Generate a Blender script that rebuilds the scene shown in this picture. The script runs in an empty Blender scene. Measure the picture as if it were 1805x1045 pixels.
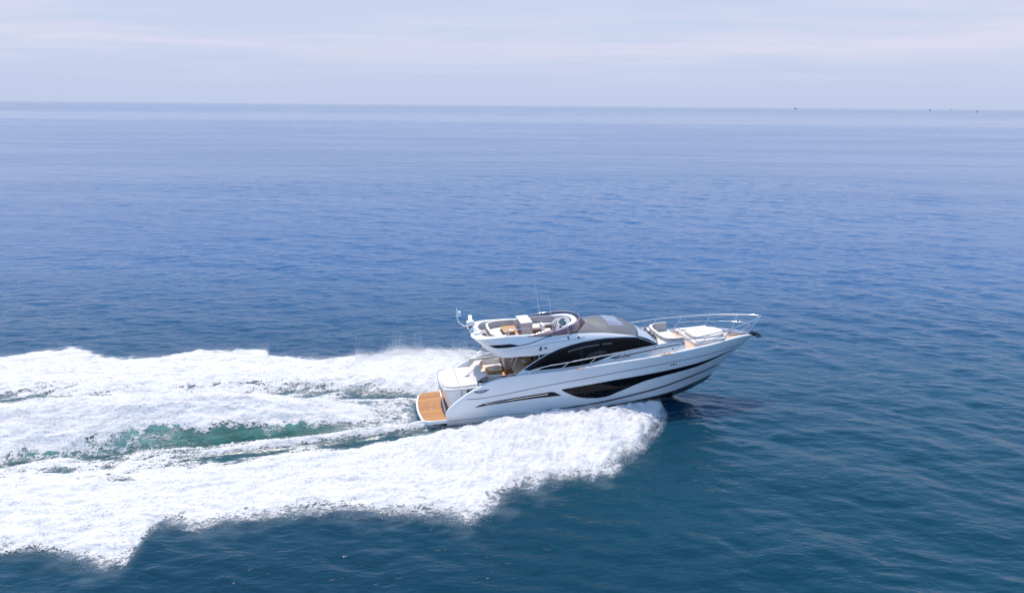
import bpy, bmesh, math, random
import numpy as np
from mathutils import Vector, Matrix
from mathutils.bvhtree import BVHTree

D = bpy.data
SC = bpy.context.scene
COL = SC.collection
random.seed(7)
rng = np.random.default_rng(11)

# ------------------------------------------------------------------ camera
F_PX, W_PX, H_PX = 1400.0, 1805.0, 1045.0
CAM_H = 17.0
pitch = math.atan((H_PX / 2 - 185.3) / F_PX)
roll = math.radians(0.5)
fw = Vector((0, math.cos(pitch), -math.sin(pitch)))
up = Vector((0, math.sin(pitch), math.cos(pitch)))
rt = Vector((1, 0, 0))
r2 = rt * math.cos(roll) + up * math.sin(roll)
u2 = -rt * math.sin(roll) + up * math.cos(roll)
cam_d = D.cameras.new('camera')
cam_d.sensor_width = 36.0
cam_d.lens = 36.0 * F_PX / W_PX
cam_d.clip_start = 0.5
cam_d.clip_end = 90000
cam = D.objects.new('camera', cam_d)
COL.objects.link(cam)
cam.matrix_world = Matrix(((r2.x, u2.x, -fw.x, 0), (r2.y, u2.y, -fw.y, 0), (r2.z, u2.z, -fw.z, CAM_H), (0, 0, 0, 1)))
SC.camera = cam

# ------------------------------------------------------------------ light
SUN_EL, SUN_AZ = math.radians(68), math.radians(-24)      # azimuth from +Y towards +X
sdir = Vector((math.sin(SUN_AZ) * math.cos(SUN_EL), math.cos(SUN_AZ) * math.cos(SUN_EL), math.sin(SUN_EL)))
sun_d = D.lights.new('sun', 'SUN')
sun_d.energy = 3.3
sun_d.angle = math.radians(0.6)
sun_d.color = (1.0, 0.90, 0.79)
sun = D.objects.new('sun', sun_d)
COL.objects.link(sun)
sun.rotation_euler = sdir.to_track_quat('Z', 'Y').to_euler()
sun.location = sdir * 200

SC.view_settings.view_transform = 'Standard'
SC.view_settings.look = 'None'
SC.view_settings.exposure = 0.33
SC.view_settings.gamma = 1
SC.cycles.max_bounces = 8
SC.cycles.transparent_max_bounces = 16
SC.cycles.caustics_reflective = False
SC.cycles.caustics_refractive = False


class NT:
    """tiny node-tree helper"""
    def __init__(s, tree):
        s.t = tree
        tree.nodes.clear()

    def n(s, kind, **kw):
        nd = s.t.nodes.new(kind)
        for k, v in kw.items():
            if k.startswith('i_'):
                key = k[2:]
                key = int(key) if key.isdigit() else key.replace('_', ' ')
                s.put(nd.inputs[key], v)
            else:
                setattr(nd, k, v)
        return nd

    def put(s, sock, v):
        if isinstance(v, bpy.types.NodeSocket):
            s.t.links.new(v, sock)
        elif isinstance(v, bpy.types.Node):
            s.t.links.new(v.outputs[0], sock)
        else:
            if sock.type == 'RGBA' and len(v) == 3:
                v = (*v, 1)
            sock.default_value = v

    def math(s, op, a, b=0.0, clamp=False):
        nd = s.t.nodes.new('ShaderNodeMath')
        nd.operation = op
        nd.use_clamp = clamp
        s.put(nd.inputs[0], a)
        s.put(nd.inputs[1], b)
        return nd.outputs[0]

    def mix(s, f, a, b):
        nd = s.t.nodes.new('ShaderNodeMix')
        nd.data_type = 'RGBA'
        s.put(nd.inputs['Factor'], f)
        s.put(nd.inputs[6], a)
        s.put(nd.inputs[7], b)
        return nd.outputs[2]

    def ramp(s, f, a, b, c=0.0, d=1.0, interp='SMOOTHSTEP'):
        nd = s.t.nodes.new('ShaderNodeMapRange')
        nd.interpolation_type = interp
        s.put(nd.inputs[0], f)
        for i, v in enumerate((a, b, c, d)):
            s.put(nd.inputs[i + 1], v)
        return nd.outputs[0]

    def noise(s, vec, scale, detail=4.0, rough=0.55, dist=0.0):
        nd = s.t.nodes.new('ShaderNodeTexNoise')
        s.put(nd.inputs['Vector'], vec)
        nd.inputs['Scale'].default_value = scale
        nd.inputs['Detail'].default_value = detail
        nd.inputs['Roughness'].default_value = rough
        nd.inputs['Distortion'].default_value = dist
        return nd.outputs['Fac']

    def mapping(s, vec, scale=(1, 1, 1), rot=(0, 0, 0), loc=(0, 0, 0)):
        nd = s.t.nodes.new('ShaderNodeMapping')
        s.put(nd.inputs['Vector'], vec)
        nd.inputs['Scale'].default_value = scale
        nd.inputs['Rotation'].default_value = rot
        nd.inputs['Location'].default_value = loc
        return nd.outputs[0]


# ------------------------------------------------------------------ sky
wd = D.worlds.new('World')
SC.world = wd
wd.use_nodes = True
t = NT(wd.node_tree)
sky = t.n('ShaderNodeTexSky', sky_type='NISHITA', sun_disc=False, sun_elevation=SUN_EL, sun_rotation=SUN_AZ,
          air_density=1.0, dust_density=0.6, ozone_density=3.0, altitude=0.0)
tc = t.n('ShaderNodeTexCoord')
sep = t.n('ShaderNodeSeparateXYZ', i_0=tc.outputs['Generated'])
zel = sep.outputs['Z']
# thin high cloud veil: a flat layer seen in perspective, so it stretches into bands near the horizon
inv = t.math('DIVIDE', 1.0, t.math('MAXIMUM', t.math('ADD', zel, 0.035), 0.02))
cx = t.math('MULTIPLY', sep.outputs['X'], inv)
cy = t.math('MULTIPLY', sep.outputs['Y'], inv)
cvec = t.n('ShaderNodeCombineXYZ', i_0=cx, i_1=cy, i_2=0.0)
n1 = t.noise(t.mapping(cvec, scale=(0.22, 0.30, 1), rot=(0, 0, 0.25), loc=(3.1, 1.7, 0)), 1.0, 5, 0.5, 0.6)
n2 = t.noise(t.mapping(cvec, scale=(0.5, 1.3, 1), rot=(0, 0, 0.12)), 1.0, 6, 0.6, 0.4)
cl = t.math('ADD', t.math('MULTIPLY', n1, 0.72), t.math('MULTIPLY', n2, 0.28))
cl = t.ramp(cl, 0.38, 0.64)
veil_low = t.mix(t.ramp(zel, 0.0, 0.10), (0.425, 0.490, 0.665), (0.470, 0.530, 0.690))
veil = t.mix(t.math('MULTIPLY', cl, t.ramp(zel, 0.004, 0.10)), veil_low, (0.610, 0.590, 0.715))
veil = t.mix(t.ramp(zel, 0.105, 0.22), veil, (0.26, 0.51, 0.94))
skyc = t.n('ShaderNodeVectorMath', operation='SCALE', i_0=sky.outputs[0])
skyc.inputs['Scale'].default_value = 0.085
vf = t.ramp(zel, 0.25, 0.9, 0.97, 0.5)
final = t.mix(vf, skyc.outputs[0], veil)
bg = t.n('ShaderNodeBackground', i_0=final)
bg.inputs[1].default_value = 1.0
t.n('ShaderNodeOutputWorld', i_0=bg)


# ------------------------------------------------------------------ materials
def mat(name, col, rough=0.5, metal=0.0, coat=0.0, var=0.0, vscale=3.0, bump=0.0, bscale=40.0, ior=1.45, spec=0.5, build=None):
    m = D.materials.new(name)
    m.use_nodes = True
    t = NT(m.node_tree)
    b = t.n('ShaderNodeBsdfPrincipled')
    tc = t.n('ShaderNodeTexCoord')
    c = col
    if var > 0:
        nz = t.noise(tc.outputs['Object'], vscale, 4)
        c = t.mix(t.ramp(nz, 0.3, 0.7), tuple(x * (1 - var) for x in col), tuple(min(1, x * (1 + var * 0.6)) for x in col))
    t.put(b.inputs['Base Color'], c)
    b.inputs['Roughness'].default_value = rough
    b.inputs['Metallic'].default_value = metal
    b.inputs['Coat Weight'].default_value = coat
    b.inputs['Coat Roughness'].default_value = 0.06
    b.inputs['IOR'].default_value = ior
    b.inputs['Specular IOR Level'].default_value = spec
    if bump > 0:
        nz = t.noise(tc.outputs['Object'], bscale, 3)
        bp = t.n('ShaderNodeBump', i_Height=nz)
        bp.inputs['Strength'].default_value = bump
        bp.inputs['Distance'].default_value = 0.02
        t.put(b.inputs['Normal'], bp)
    if build:
        build(t, b, tc)
    t.n('ShaderNodeOutputMaterial', i_0=b)
    return m


def planks(col_a, col_b, pitch_m, axis=1, seam=(0.03, 0.02, 0.012), seam_w=0.08):
    def f(t, b, tc):
        sp = t.n('ShaderNodeSeparateXYZ', i_0=tc.outputs['Object'])
        y = t.math('DIVIDE', sp.outputs[axis], pitch_m)
        fr = t.math('FRACT', t.math('ADD', y, 100.0))
        sm = t.math('LESS_THAN', t.math('ABSOLUTE', t.math('SUBTRACT', fr, 0.5)), seam_w / 2)
        idx = t.math('FLOOR', t.math('ADD', y, 100.5))
        wn = t.n('ShaderNodeTexWhiteNoise', noise_dimensions='1D')
        t.put(wn.inputs['W'], idx)
        grain = t.noise(t.mapping(tc.outputs['Object'], scale=(1.2, 9, 3) if axis == 1 else (9, 1.2, 3)), 3.0, 5, 0.6)
        k = t.math('ADD', t.math('MULTIPLY', wn.outputs['Value'], 0.45), t.math('MULTIPLY', grain, 0.7))
        c = t.mix(t.ramp(k, 0.15, 0.95), col_a, col_b)
        c = t.mix(sm, c, seam)
        t.put(b.inputs['Base Color'], c)
    return f


M = {}
M['gel'] = mat('white_gelcoat', (0.85, 0.835, 0.825), 0.22, coat=0.5, var=0.03, vscale=0.7)
M['gel_in'] = mat('matt_white_moulding', (0.78, 0.755, 0.735), 0.45, var=0.04, vscale=2)
M['cream'] = mat('cream_moulding', (0.70, 0.62, 0.56), 0.5, var=0.05, vscale=2)
M['anti'] = mat('black_antifouling', (0.012, 0.012, 0.016), 0.35, coat=0.4)
M['black'] = mat('black_gloss', (0.003, 0.003, 0.005), 0.15, spec=0.25)
M['stripe'] = mat('dark_blue_stripe', (0.012, 0.014, 0.03), 0.3)
M['seam'] = mat('grey_seam', (0.16, 0.16, 0.20), 0.5)
M['frame'] = mat('blue_black_window_frame', (0.006, 0.010, 0.020), 0.2, coat=0.0, spec=0.2)


def _glass(t, b, tc):
    nz = t.noise(t.mapping(tc.outputs['Object'], scale=(0.9, 0.9, 2.4)), 1.1, 3, 0.5, 0.8)
    t.put(b.inputs['Base Color'], t.mix(t.ramp(nz, 0.45, 0.75), (0.001, 0.002, 0.004), (0.006, 0.009, 0.012)))


M['glass'] = mat('dark_tinted_glass', (0.01, 0.01, 0.012), 0.03, ior=1.4, spec=0.18, build=_glass)
M['pane_refl'] = mat('painted_pane_reflection', (0.085, 0.10, 0.095), 0.2)  # pale colour standing in for reflections in the cabin panes
M['glass2'] = mat('seat_shape_tint', (0.016, 0.021, 0.023), 0.1)  # slightly lighter tint for the seat shape laid on the pane
M['hullglass'] = mat('hull_window_glass', (0.012, 0.012, 0.016), 0.06, ior=1.45, spec=0.25, build=_glass)
M['roof'] = mat('silver_grey_roof_paint', (0.155, 0.157, 0.168), 0.55, metal=0.0, coat=0.0, var=0.05, vscale=0.6)
M['sunroof'] = mat('sunroof_glass', (0.26, 0.265, 0.32), 0.12, coat=0.5)
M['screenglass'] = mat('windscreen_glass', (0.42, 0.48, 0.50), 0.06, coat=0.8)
M['teak'] = mat('wet_orange_teak', (0.5, 0.2, 0.07), 0.42, spec=0.4,
                build=planks((0.36, 0.145, 0.036), (0.62, 0.30, 0.09), 0.13, axis=1, seam=(0.16, 0.06, 0.025), seam_w=0.10))
M['teakdeck'] = mat('pale_teak_deck', (0.6, 0.4, 0.28), 0.7,
                    build=planks((0.60, 0.40, 0.27), (0.74, 0.54, 0.39), 0.09, axis=1, seam=(0.38, 0.25, 0.18), seam_w=0.12))
M['teaktable'] = mat('varnished_teak_table', (0.62, 0.34, 0.13), 0.3, coat=0.3,
                     build=planks((0.56, 0.30, 0.11), (0.70, 0.40, 0.17), 0.16, axis=1, seam=(0.5, 0.25, 0.1), seam_w=0.04))
M['cushion'] = mat('cream_upholstery', (0.76, 0.68, 0.61), 0.75, var=0.05, vscale=4, bump=0.25, bscale=6)
M['cushion_grey'] = mat('taupe_upholstery', (0.47, 0.43, 0.42), 0.75, var=0.06, vscale=4)
M['brown'] = mat('brown_upholstery_panel', (0.17, 0.13, 0.11), 0.6, var=0.1)
M['steel'] = mat('polished_stainless', (0.74, 0.72, 0.72), 0.22, metal=0.9)
M['white'] = mat('white_paint', (0.80, 0.81, 0.83), 0.35)
M['rubber'] = mat('dark_grey_rubber', (0.03, 0.035, 0.045), 0.5)
M['dash'] = mat('grey_dashboard', (0.42, 0.41, 0.42), 0.5, var=0.05)
M['screen'] = mat('instrument_screen', (0.03, 0.05, 0.05), 0.15, coat=0.4)
M['letter'] = mat('pale_lettering', (0.72, 0.72, 0.74), 0.3, metal=0.4)
M['galv'] = mat('dark_anchor_metal', (0.05, 0.07, 0.07), 0.45, metal=0.6)
M['ship'] = mat('distant_hull_hazed', (0.58, 0.63, 0.74), 0.8)  # distance haze is put into this pale hull colour
M['shipw'] = mat('distant_cabin_hazed', (0.50, 0.55, 0.64), 0.8)  # cabin colour paled for distance haze as well

ac = D.materials.new('purple_tinted_acrylic')
ac.use_nodes = True
t = NT(ac.node_tree)
tr = t.n('ShaderNodeBsdfTransparent', i_0=(0.74, 0.58, 0.64))
gl = t.n('ShaderNodeBsdfPrincipled')
gl.inputs['Base Color'].default_value = (0.085, 0.035, 0.055, 1)
gl.inputs['Roughness'].default_value = 0.04
mx = t.n('ShaderNodeMixShader', i_1=tr, i_2=gl)
mx.inputs[0].default_value = 0.22
t.n('ShaderNodeOutputMaterial', i_0=mx)
M['acrylic'] = ac


# ------------------------------------------------------------------ mesh helpers
def link(o, parent=None):
    COL.objects.link(o)
    if parent:
        o.parent = parent
    return o


def tag(o, label=None, cat=None, group=None, kind=None):
    for k, v in (('label', label), ('category', cat), ('group', group), ('kind', kind)):
        if v:
            o[k] = v
    return o


def raw(name, vs, fs, m, parent=None, smooth=True, sharp=35, bevel=0.0, seg=2, merge=1e-4):
    me = D.meshes.new(name)
    me.from_pydata([tuple(v) for v in vs], [], fs)
    bm = bmesh.new()
    bm.from_mesh(me)
    if merge:
        bmesh.ops.remove_doubles(bm, verts=bm.verts, dist=merge)
    bmesh.ops.dissolve_degenerate(bm, dist=1e-5, edges=bm.edges)
    bmesh.ops.recalc_face_normals(bm, faces=bm.faces)
    bm.to_mesh(me)
    bm.free()
    if smooth:
        me.polygons.foreach_set('use_smooth', [True] * len(me.polygons))
        me.set_sharp_from_angle(angle=math.radians(sharp))
    me.materials.append(M[m] if isinstance(m, str) else m)
    o = D.objects.new(name, me)
    link(o, parent)
    if bevel > 0:
        b = o.modifiers.new('bevel', 'BEVEL')
        b.width = bevel
        b.segments = seg
        b.limit_method = 'ANGLE'
        b.angle_limit = math.radians(30)
    return o


def curve3(pts, n, closed=False):
    """cubic (Catmull-Rom, chord length) through pts -> n points, evenly spaced in chord length"""
    P = np.array(pts, float)
    d = np.r_[0, np.cumsum(np.maximum(np.linalg.norm(np.diff(P, axis=0), axis=1), 1e-6))]
    T = np.empty_like(P)
    dd = np.diff(d)[:, None]
    s = np.diff(P, axis=0) / dd
    T[1:-1] = (s[:-1] * dd[1:] + s[1:] * dd[:-1]) / (dd[1:] + dd[:-1])
    T[0], T[-1] = s[0], s[-1]
    u = np.linspace(0, d[-1], n)
    i = np.clip(np.searchsorted(d, u, 'right') - 1, 0, len(P) - 2)
    h = (d[i + 1] - d[i])[:, None]
    x = ((u - d[i])[:, None]) / h
    return ((2 * x**3 - 3 * x**2 + 1) * P[i] + (x**3 - 2 * x**2 + x) * h * T[i]
            + (-2 * x**3 + 3 * x**2) * P[i + 1] + (x**3 - x**2) * h * T[i + 1])


def mir(A):
    B = np.array(A, float).copy()
    B[..., 1] *= -1
    return B


def loft(name, rows, m, parent=None, both=True, closed=False, **kw):
    """rows: list of (n,3) arrays; faces between consecutive rows; both mirrors to the port side"""
    rows = [np.asarray(r, float) for r in rows]
    n = len(rows[0])
    vs, fs = [], []
    for side in ((0, 1) if both else (0,)):
        base = len(vs)
        for r in rows:
            vs += [tuple(v) for v in (mir(r) if side else r)]
        for j in range(len(rows) - 1):
            for i in range(n - 1 if not closed else n):
                a, b = base + j * n + i, base + j * n + (i + 1) % n
                fs.append((a, b, b + n, a + n))
    return raw(name, vs, fs, m, parent, **kw)


def bm_box(x0, x1, y0, y1, z0, z1):
    vs = [(x, y, z) for z in (z0, z1) for y in (y0, y1) for x in (x0, x1)]
    fs = [(0, 2, 3, 1), (4, 5, 7, 6), (0, 1, 5, 4), (2, 6, 7, 3), (0, 4, 6, 2), (1, 3, 7, 5)]
    return vs, fs


def box(name, x0, x1, y0, y1, z0, z1, m, parent, bevel=0.03, seg=3):
    vs, fs = bm_box(x0, x1, y0, y1, z0, z1)
    return raw(name, vs, fs, m, parent, bevel=bevel, seg=seg, sharp=50)


def prism(name, poly, z0, z1, m, parent, bevel=0.03, seg=3, top=None):
    """plan polygon extruded from z0 to z1 (numbers, or functions of (x,y)); top: shrunken top outline"""
    n = len(poly)
    f0 = z0 if callable(z0) else (lambda x, y: z0)
    f1 = z1 if callable(z1) else (lambda x, y: z1)
    tp = top or poly
    vs = [(x, y, f0(x, y)) for x, y in poly] + [(x, y, f1(x, y)) for x, y in tp]
    fs = [tuple(range(n))[::-1], tuple(range(n, 2 * n))]
    fs += [(i, (i + 1) % n, n + (i + 1) % n, n + i) for i in range(n)]
    return raw(name, vs, fs, m, parent, bevel=bevel, seg=seg, sharp=50)


def tube(name, paths, r, m, parent, seg=8, smoothn=0):
    """one mesh of round bars; paths: list of point lists"""
    vs, fs = [], []
    for path in paths:
        P = [Vector(p) for p in (curve3(path, smoothn) if smoothn and len(path) > 2 else path)]
        base = len(vs)
        prev = None
        for i, p in enumerate(P):
            tg = (P[min(i + 1, len(P) - 1)] - P[max(i - 1, 0)]).normalized()
            if prev is None:
                a = tg.orthogonal().normalized()
            else:
                a = (prev - tg * prev.dot(tg)).normalized()
            prev = a
            b = tg.cross(a)
            rr = r(i / (len(P) - 1)) if callable(r) else r
            for k in range(seg):
                an = 2 * math.pi * k / seg
                vs.append(tuple(p + a * math.cos(an) * rr + b * math.sin(an) * rr))
        for i in range(len(P) - 1):
            for k in range(seg):
                q, w = base + i * seg + k, base + i * seg + (k + 1) % seg
                fs.append((q, w, w + seg, q + seg))
        fs.append(tuple(base + k for k in range(seg))[::-1])
        fs.append(tuple(base + (len(P) - 1) * seg + k for k in range(seg)))
    return raw(name, vs, fs, m, parent, sharp=60)


def dome(name, c, rx, ry, rz, m, parent, nu=16, nv=8, lower=0.25):
    vs, fs = [], []
    for j in range(nv + 1):
        ph = math.pi / 2 - (math.pi / 2 + lower) * j / nv
        for i in range(nu):
            th = 2 * math.pi * i / nu
            vs.append((c[0] + rx * math.cos(ph) * math.cos(th), c[1] + ry * math.cos(ph) * math.sin(th), c[2] + rz * math.sin(ph)))
    for j in range(nv):
        for i in range(nu):
            a, b = j * nu + i, j * nu + (i + 1) % nu
            fs.append((a, b, b + nu, a + nu))
    fs.append(tuple(nv * nu + i for i in range(nu)))
    return raw(name, vs, fs, m, parent, sharp=60)


def bvh_of(o):
    bm = bmesh.new()
    bm.from_mesh(o.data)
    t = BVHTree.FromBMesh(bm)
    bm.free()
    return t


def patch(name, lo, hi, m, parent, bvh, side=-1, off=0.012, nx=60, nz=6, smooth_pts=True, x_pad=0.0, **kw):
    """a thin moulding that follows the surface in bvh between two (x,z) lines"""
    if smooth_pts:
        L, Hh = curve3([(x, 0, z) for x, z in lo], 200), curve3([(x, 0, z) for x, z in hi], 200)
    else:
        L, Hh = np.array([(x, 0, z) for x, z in lo], float), np.array([(x, 0, z) for x, z in hi], float)
    x0, x1 = max(L[0, 0], Hh[0, 0]), min(L[-1, 0], Hh[-1, 0])
    xs = np.linspace(x0, x1, nx)
    zl = np.interp(xs, L[:, 0], L[:, 2])
    zh = np.interp(xs, Hh[:, 0], Hh[:, 2])
    out, inn = [], []
    ly = None
    for i, x in enumerate(xs):
        for k in range(nz + 1):
            z = zl[i] + (zh[i] - zl[i]) * k / nz
            h = bvh.ray_cast(Vector((x, side * 8.0, z)), Vector((0, -side, 0)))
            y = h[0].y if h[0] is not None and h[0].y * side > 0.02 else (ly if ly is not None else side * 1.8)
            ly = y
            out.append((x, y + side * off, z))
            inn.append((x, y - side * 0.02, z))
    n = nz + 1
    vs = out + inn
    q = len(out)
    fs = []
    for i in range(nx - 1):
        for k in range(nz):
            a = i * n + k
            fs.append((a, a + 1, a + n + 1, a + n))
            fs.append((q + a, q + a + n, q + a + n + 1, q + a + 1))
        fs.append((i * n, i * n + n, q + i * n + n, q + i * n))
        a = i * n + nz
        fs.append((a, q + a, q + a + n, a + n))
    for k in range(nz):
        fs.append((k, k + 1, q + k + 1, q + k))
        a = (nx - 1) * n + k
        fs.append((a, q + a, q + a + 1, a + 1))
    kw.setdefault('sharp', 50)
    return raw(name, vs, fs, m, parent, merge=1e-5, **kw)


def strip(name, line, w, m, parent, bvh, **kw):
    lo = [(x, z - w / 2) for x, z in line]
    hi = [(x, z + w / 2) for x, z in line]
    return patch(name, lo, hi, m, parent, bvh, nz=1, **kw)


# ------------------------------------------------------------------ noise (numpy)
def _hash(ix, iy, seed):
    h = (ix.astype(np.int64) * 374761393 + iy.astype(np.int64) * 668265263 + seed * 1274126177) & 0xffffffff
    h = ((h ^ (h >> 13)) * 1274126177) & 0xffffffff
    h = (h ^ (h >> 16)) & 0xffff
    return h / 65535.0


def vnoise(x, y, seed=0):
    ix, iy = np.floor(x), np.floor(y)
    fx, fy = x - ix, y - iy
    fx, fy = fx * fx * fx * (fx * (fx * 6 - 15) + 10), fy * fy * fy * (fy * (fy * 6 - 15) + 10)
    a, b = _hash(ix, iy, seed), _hash(ix + 1, iy, seed)
    c, d = _hash(ix, iy + 1, seed), _hash(ix + 1, iy + 1, seed)
    return (a * (1 - fx) + b * fx) * (1 - fy) + (c * (1 - fx) + d * fx) * fy


def fbm(x, y, octv=4, seed=0, gain=0.5):
    s, a, tot = 0, 1.0, 0
    for o in range(octv):
        ca, sa = math.cos(o * 1.3 + 0.4), math.sin(o * 1.3 + 0.4)
        s = s + a * vnoise((x * ca - y * sa) * 2**o + 17.3 * o, (x * sa + y * ca) * 2**o - 9.1 * o, seed + o)
        tot += a
        a *= gain
    return s / tot


def sstep(a, b, x):
    q = np.clip((x - a) / (b - a), 0, 1)
    return q * q * (3 - 2 * q)


# ------------------------------------------------------------------ where the yacht is
YAW, TRIM = math.radians(10.5), math.radians(3.5)
ORG = Vector((-3.856, 42.437, 0.0))
CH, SH = math.cos(YAW), math.sin(YAW)


def to_track(X, Y):
    dx, dy = X - ORG.x, Y - ORG.y
    return dx * CH + dy * SH, -dx * SH + dy * CH


# wake outline in the track frame (u forward from the transom, v to port)
NO = np.array([(12.5, -1.2), (12.4, -2.4), (12.1, -3.2), (11.6, -3.9), (10.6, -5.3), (9.4, -6.9), (8.2, -7.9), (6.8, -8.5), (5.0, -9.0),
               (4.2, -9.4), (3.5, -9.4), (2.5, -9.9), (1.4, -10.8), (0.1, -12.2), (-0.7, -12.0), (-1.6, -11.5), (-3.1, -11.3),
               (-4.5, -11.0), (-7.4, -10.5), (-9.0, -10.6), (-10.9, -11.2), (-12.7, -10.6), (-13.0, -11.3), (-13.3, -13.2), (-14.1, -13.6),
               (-15.3, -12.9), (-16.5, -12.2), (-18.4, -11.7), (-24, -12.5), (-30, -13.4), (-40, -14.5)])[::-1]
FO = np.array([(12.5, 1.2), (12.3, 2.6), (11.6, 3.9), (10, 6.0), (8, 8.0), (5, 9.6), (2, 11.0), (-0.4, 11.7), (-2, 12.3), (-3.3, 11.2),
               (-6, 10.9), (-9.2, 11.7), (-10.8, 12), (-11.2, 13.8), (-14, 13.7), (-17.8, 13.3), (-21.6, 13.0), (-23.5, 15.2), (-25, 16.2),
               (-27, 15.2), (-29, 14.2), (-34, 14.8), (-40, 15.5)])[::-1]
NI = np.array([(12.5, -1.0), (10, -1.8), (5, -1.9), (3.6, -2.3), (2.3, -2.7), (0, -3.1), (-3.3, -3.6), (-6.7, -4.2), (-10, -4.7), (-16, -5.2), (-40, -6.6)])[::-1]
AH = np.array([(12.6, 0.0), (12.2, 0.30), (11.5, 0.58), (10, 0.76), (8, 0.78), (5, 0.72), (3, 0.60), (0.5, 0.46), (-4, 0.36), (-10, 0.30), (-40, 0.24)])[::-1]
MH = np.array([(-3.2, 0.0), (-5, 0.26), (-8, 0.98), (-12, 1.62), (-17, 1.66), (-25, 1.3), (-40, 0.8)])[::-1]


def wake(u, v):
    """-> height, foam cover, aeration"""
    wob = (fbm(u * 0.55, v * 0.55, 4, 5) - 0.5)
    wob2 = (fbm(u * 1.7, v * 1.7, 3, 9) - 0.5)
    near = v < 0
    vo = np.where(near, -np.interp(u, NO[:, 0], NO[:, 1]), np.interp(u, FO[:, 0], FO[:, 1]))
    vi = -np.interp(u, NI[:, 0], NI[:, 1])
    av = np.abs(v)
    wid = np.maximum(vo - vi, 0.3)
    ve = av + wob * 1.5 * sstep(12.5, 7, u) + wob2 * 0.55
    ve = ve + (fbm(u * 1.5 + av * 0.9, av * 0.4, 4, 21) - 0.5) * 1.9 * sstep(0, 5, u) * sstep(0.35, 0.8, (av - vi) / wid)
    s = (ve - vi) / wid
    A = np.interp(u, AH[:, 0], AH[:, 1])
    # spray hump thrown off the hull side, thinning out into a foam carpet
    pk = np.interp(u, [-40, -10, 0, 5, 11, 12.5], [0.30, 0.26, 0.22, 0.14, 0.34, 0.5])
    rise = sstep(-0.05, 1, (s / pk).clip(0, 1))
    fall = 1 - 0.97 * ((s - pk) / (1 - pk)).clip(0, 1) ** 0.85
    prof = np.where(s < pk, rise, fall) * (1 - sstep(0.94, 1.03, s)) * sstep(-0.12, 0.05, s)
    h = A * prof
    edge_soft = np.interp(u, [-40, -14, -6, 4, 12], [1.1, 1.1, 1.7, 1.8, 0.9]) / wid
    band = sstep(-0.5 * edge_soft - 0.02, 0.6 * edge_soft, s) * (1 - sstep(1 - edge_soft, 1 + 0.6 * edge_soft, s))
    on = sstep(12.75, 12.3, u)
    F = band * on
    h = h * on
    # thinner cover towards the inner side behind the boat
    inner = sstep(0.42, 0.02, s) * sstep(-1, -6, u)
    F = F * (1 - inner * (0.46 + (fbm(u * 0.5 - v * 0.25, v * 1.1, 4, 717) - 0.5) * 1.7))
    # propeller mound
    mh = np.interp(u, MH[:, 0], MH[:, 1])
    mw = np.interp(u, [-40, -20, -12, -6, -3], [3.4, 3.1, 2.8, 1.9, 1.0])
    vm = v + 0.1 + (fbm(u * 0.5, v * 0.2, 3, 31) - 0.5) * 1.0
    q = vm / mw
    m = np.where(q < 0, np.clip(1 + q * 0.98, 0, 1) ** 0.85, np.clip(1 - (q * 0.8) ** 2, 0, 1))
    m = np.where(q < -1.02, 0, m)
    h = h + mh * m
    top = sstep(-0.93, -0.42, q + 0.35 * sstep(-14, -22, u) + (fbm(u * 1.4, v * 1.2, 4, 77) - 0.5) * 0.50) * (1 - sstep(0.95, 1.35, q))
    spk = sstep(-9.5, -20, u)
    face = sstep(-1.12, -0.98, q) * (1 - sstep(-0.5, -0.1, q))
    mf = np.maximum(top, face * (0.06 + 0.42 * spk)) * sstep(-2.0, -5.5, u)
    F = np.where(mf > F, mf, F)
    # streaky water between the mound and the foam carpets
    lane = sstep(-1, -6, u) * sstep(-1.25, -1.02, -np.abs(q)) * 0
    gap = (np.abs(q) > 1.0) & (s < 0.1) & (u < -2)
    lanef = sstep(-3, -9, u) * 0.36 + 0.08
    lanef = np.clip(lanef + (fbm(u * 0.55 - v * 0.3, v * 1.3, 4, 707) - 0.5) * 1.7 * sstep(-3, -9, u), 0.05, 0.95)
    F = np.where(gap, np.maximum(F, lanef), F)
    # white streak curling off the stern quarters
    st = np.exp(-((av - (1.70 + 0.155 * np.maximum(-u, 0))) / 0.38) ** 2) * sstep(0.6, -1.0, u) * sstep(-17, -9, u) * np.where(near, 1.0, 0.75)
    F = np.maximum(F, st * 0.95)
    h = h + 0.12 * st
    # churn close behind the platform
    ch = sstep(-1.2, -2.2, u) * (1 - sstep(-3, -8, u)) * (1 - sstep(1.8, 2.6, av))
    F = np.maximum(F, ch * 0.50)
    # dip in the trough alongside
    h = h - 0.16 * np.exp(-((av - vi * 0.86) / 0.8) ** 2) * sstep(3, -2, u) * sstep(-30, -8, u)
    aer = np.maximum(face * sstep(-4.5, -7, u), 0)
    aer = np.maximum(aer, 0.35 * sstep(0.4, -2, u) * (1 - sstep(0.0, 0.25, s)))
    F = F * sstep(-39.5, -37, u)
    mn = fbm(u * 0.9, v * 1.6, 4, 640)
    milk = 0.75 * sstep(0.03, 0.6, F) * (1 - sstep(-0.1, 0.5, inner))
    milk = np.maximum(milk, 0.30 * sstep(0, 0.5, F))
    milk = np.maximum(milk, 0.13 * sstep(0.9, 1.0, s) * (1 - sstep(1.0, 1.0 + 1.6 / wid, s + (mn - 0.5) * 0.5)) * on * (s > 0) * sstep(11, 6, u))
    milk = np.maximum(milk, face * sstep(-0.92, -0.35, q + (mn - 0.5) * 0.9 + 0.25 * spk) * (0.55 + 0.25 * spk))
    milk = np.maximum(milk, ch * (0.25 + 0.45 * mn))
    milk = np.maximum(milk, st * 0.8)
    return h, np.clip(F, 0, 1), np.clip(aer, 0, 1), np.clip(milk, 0, 1)


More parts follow.
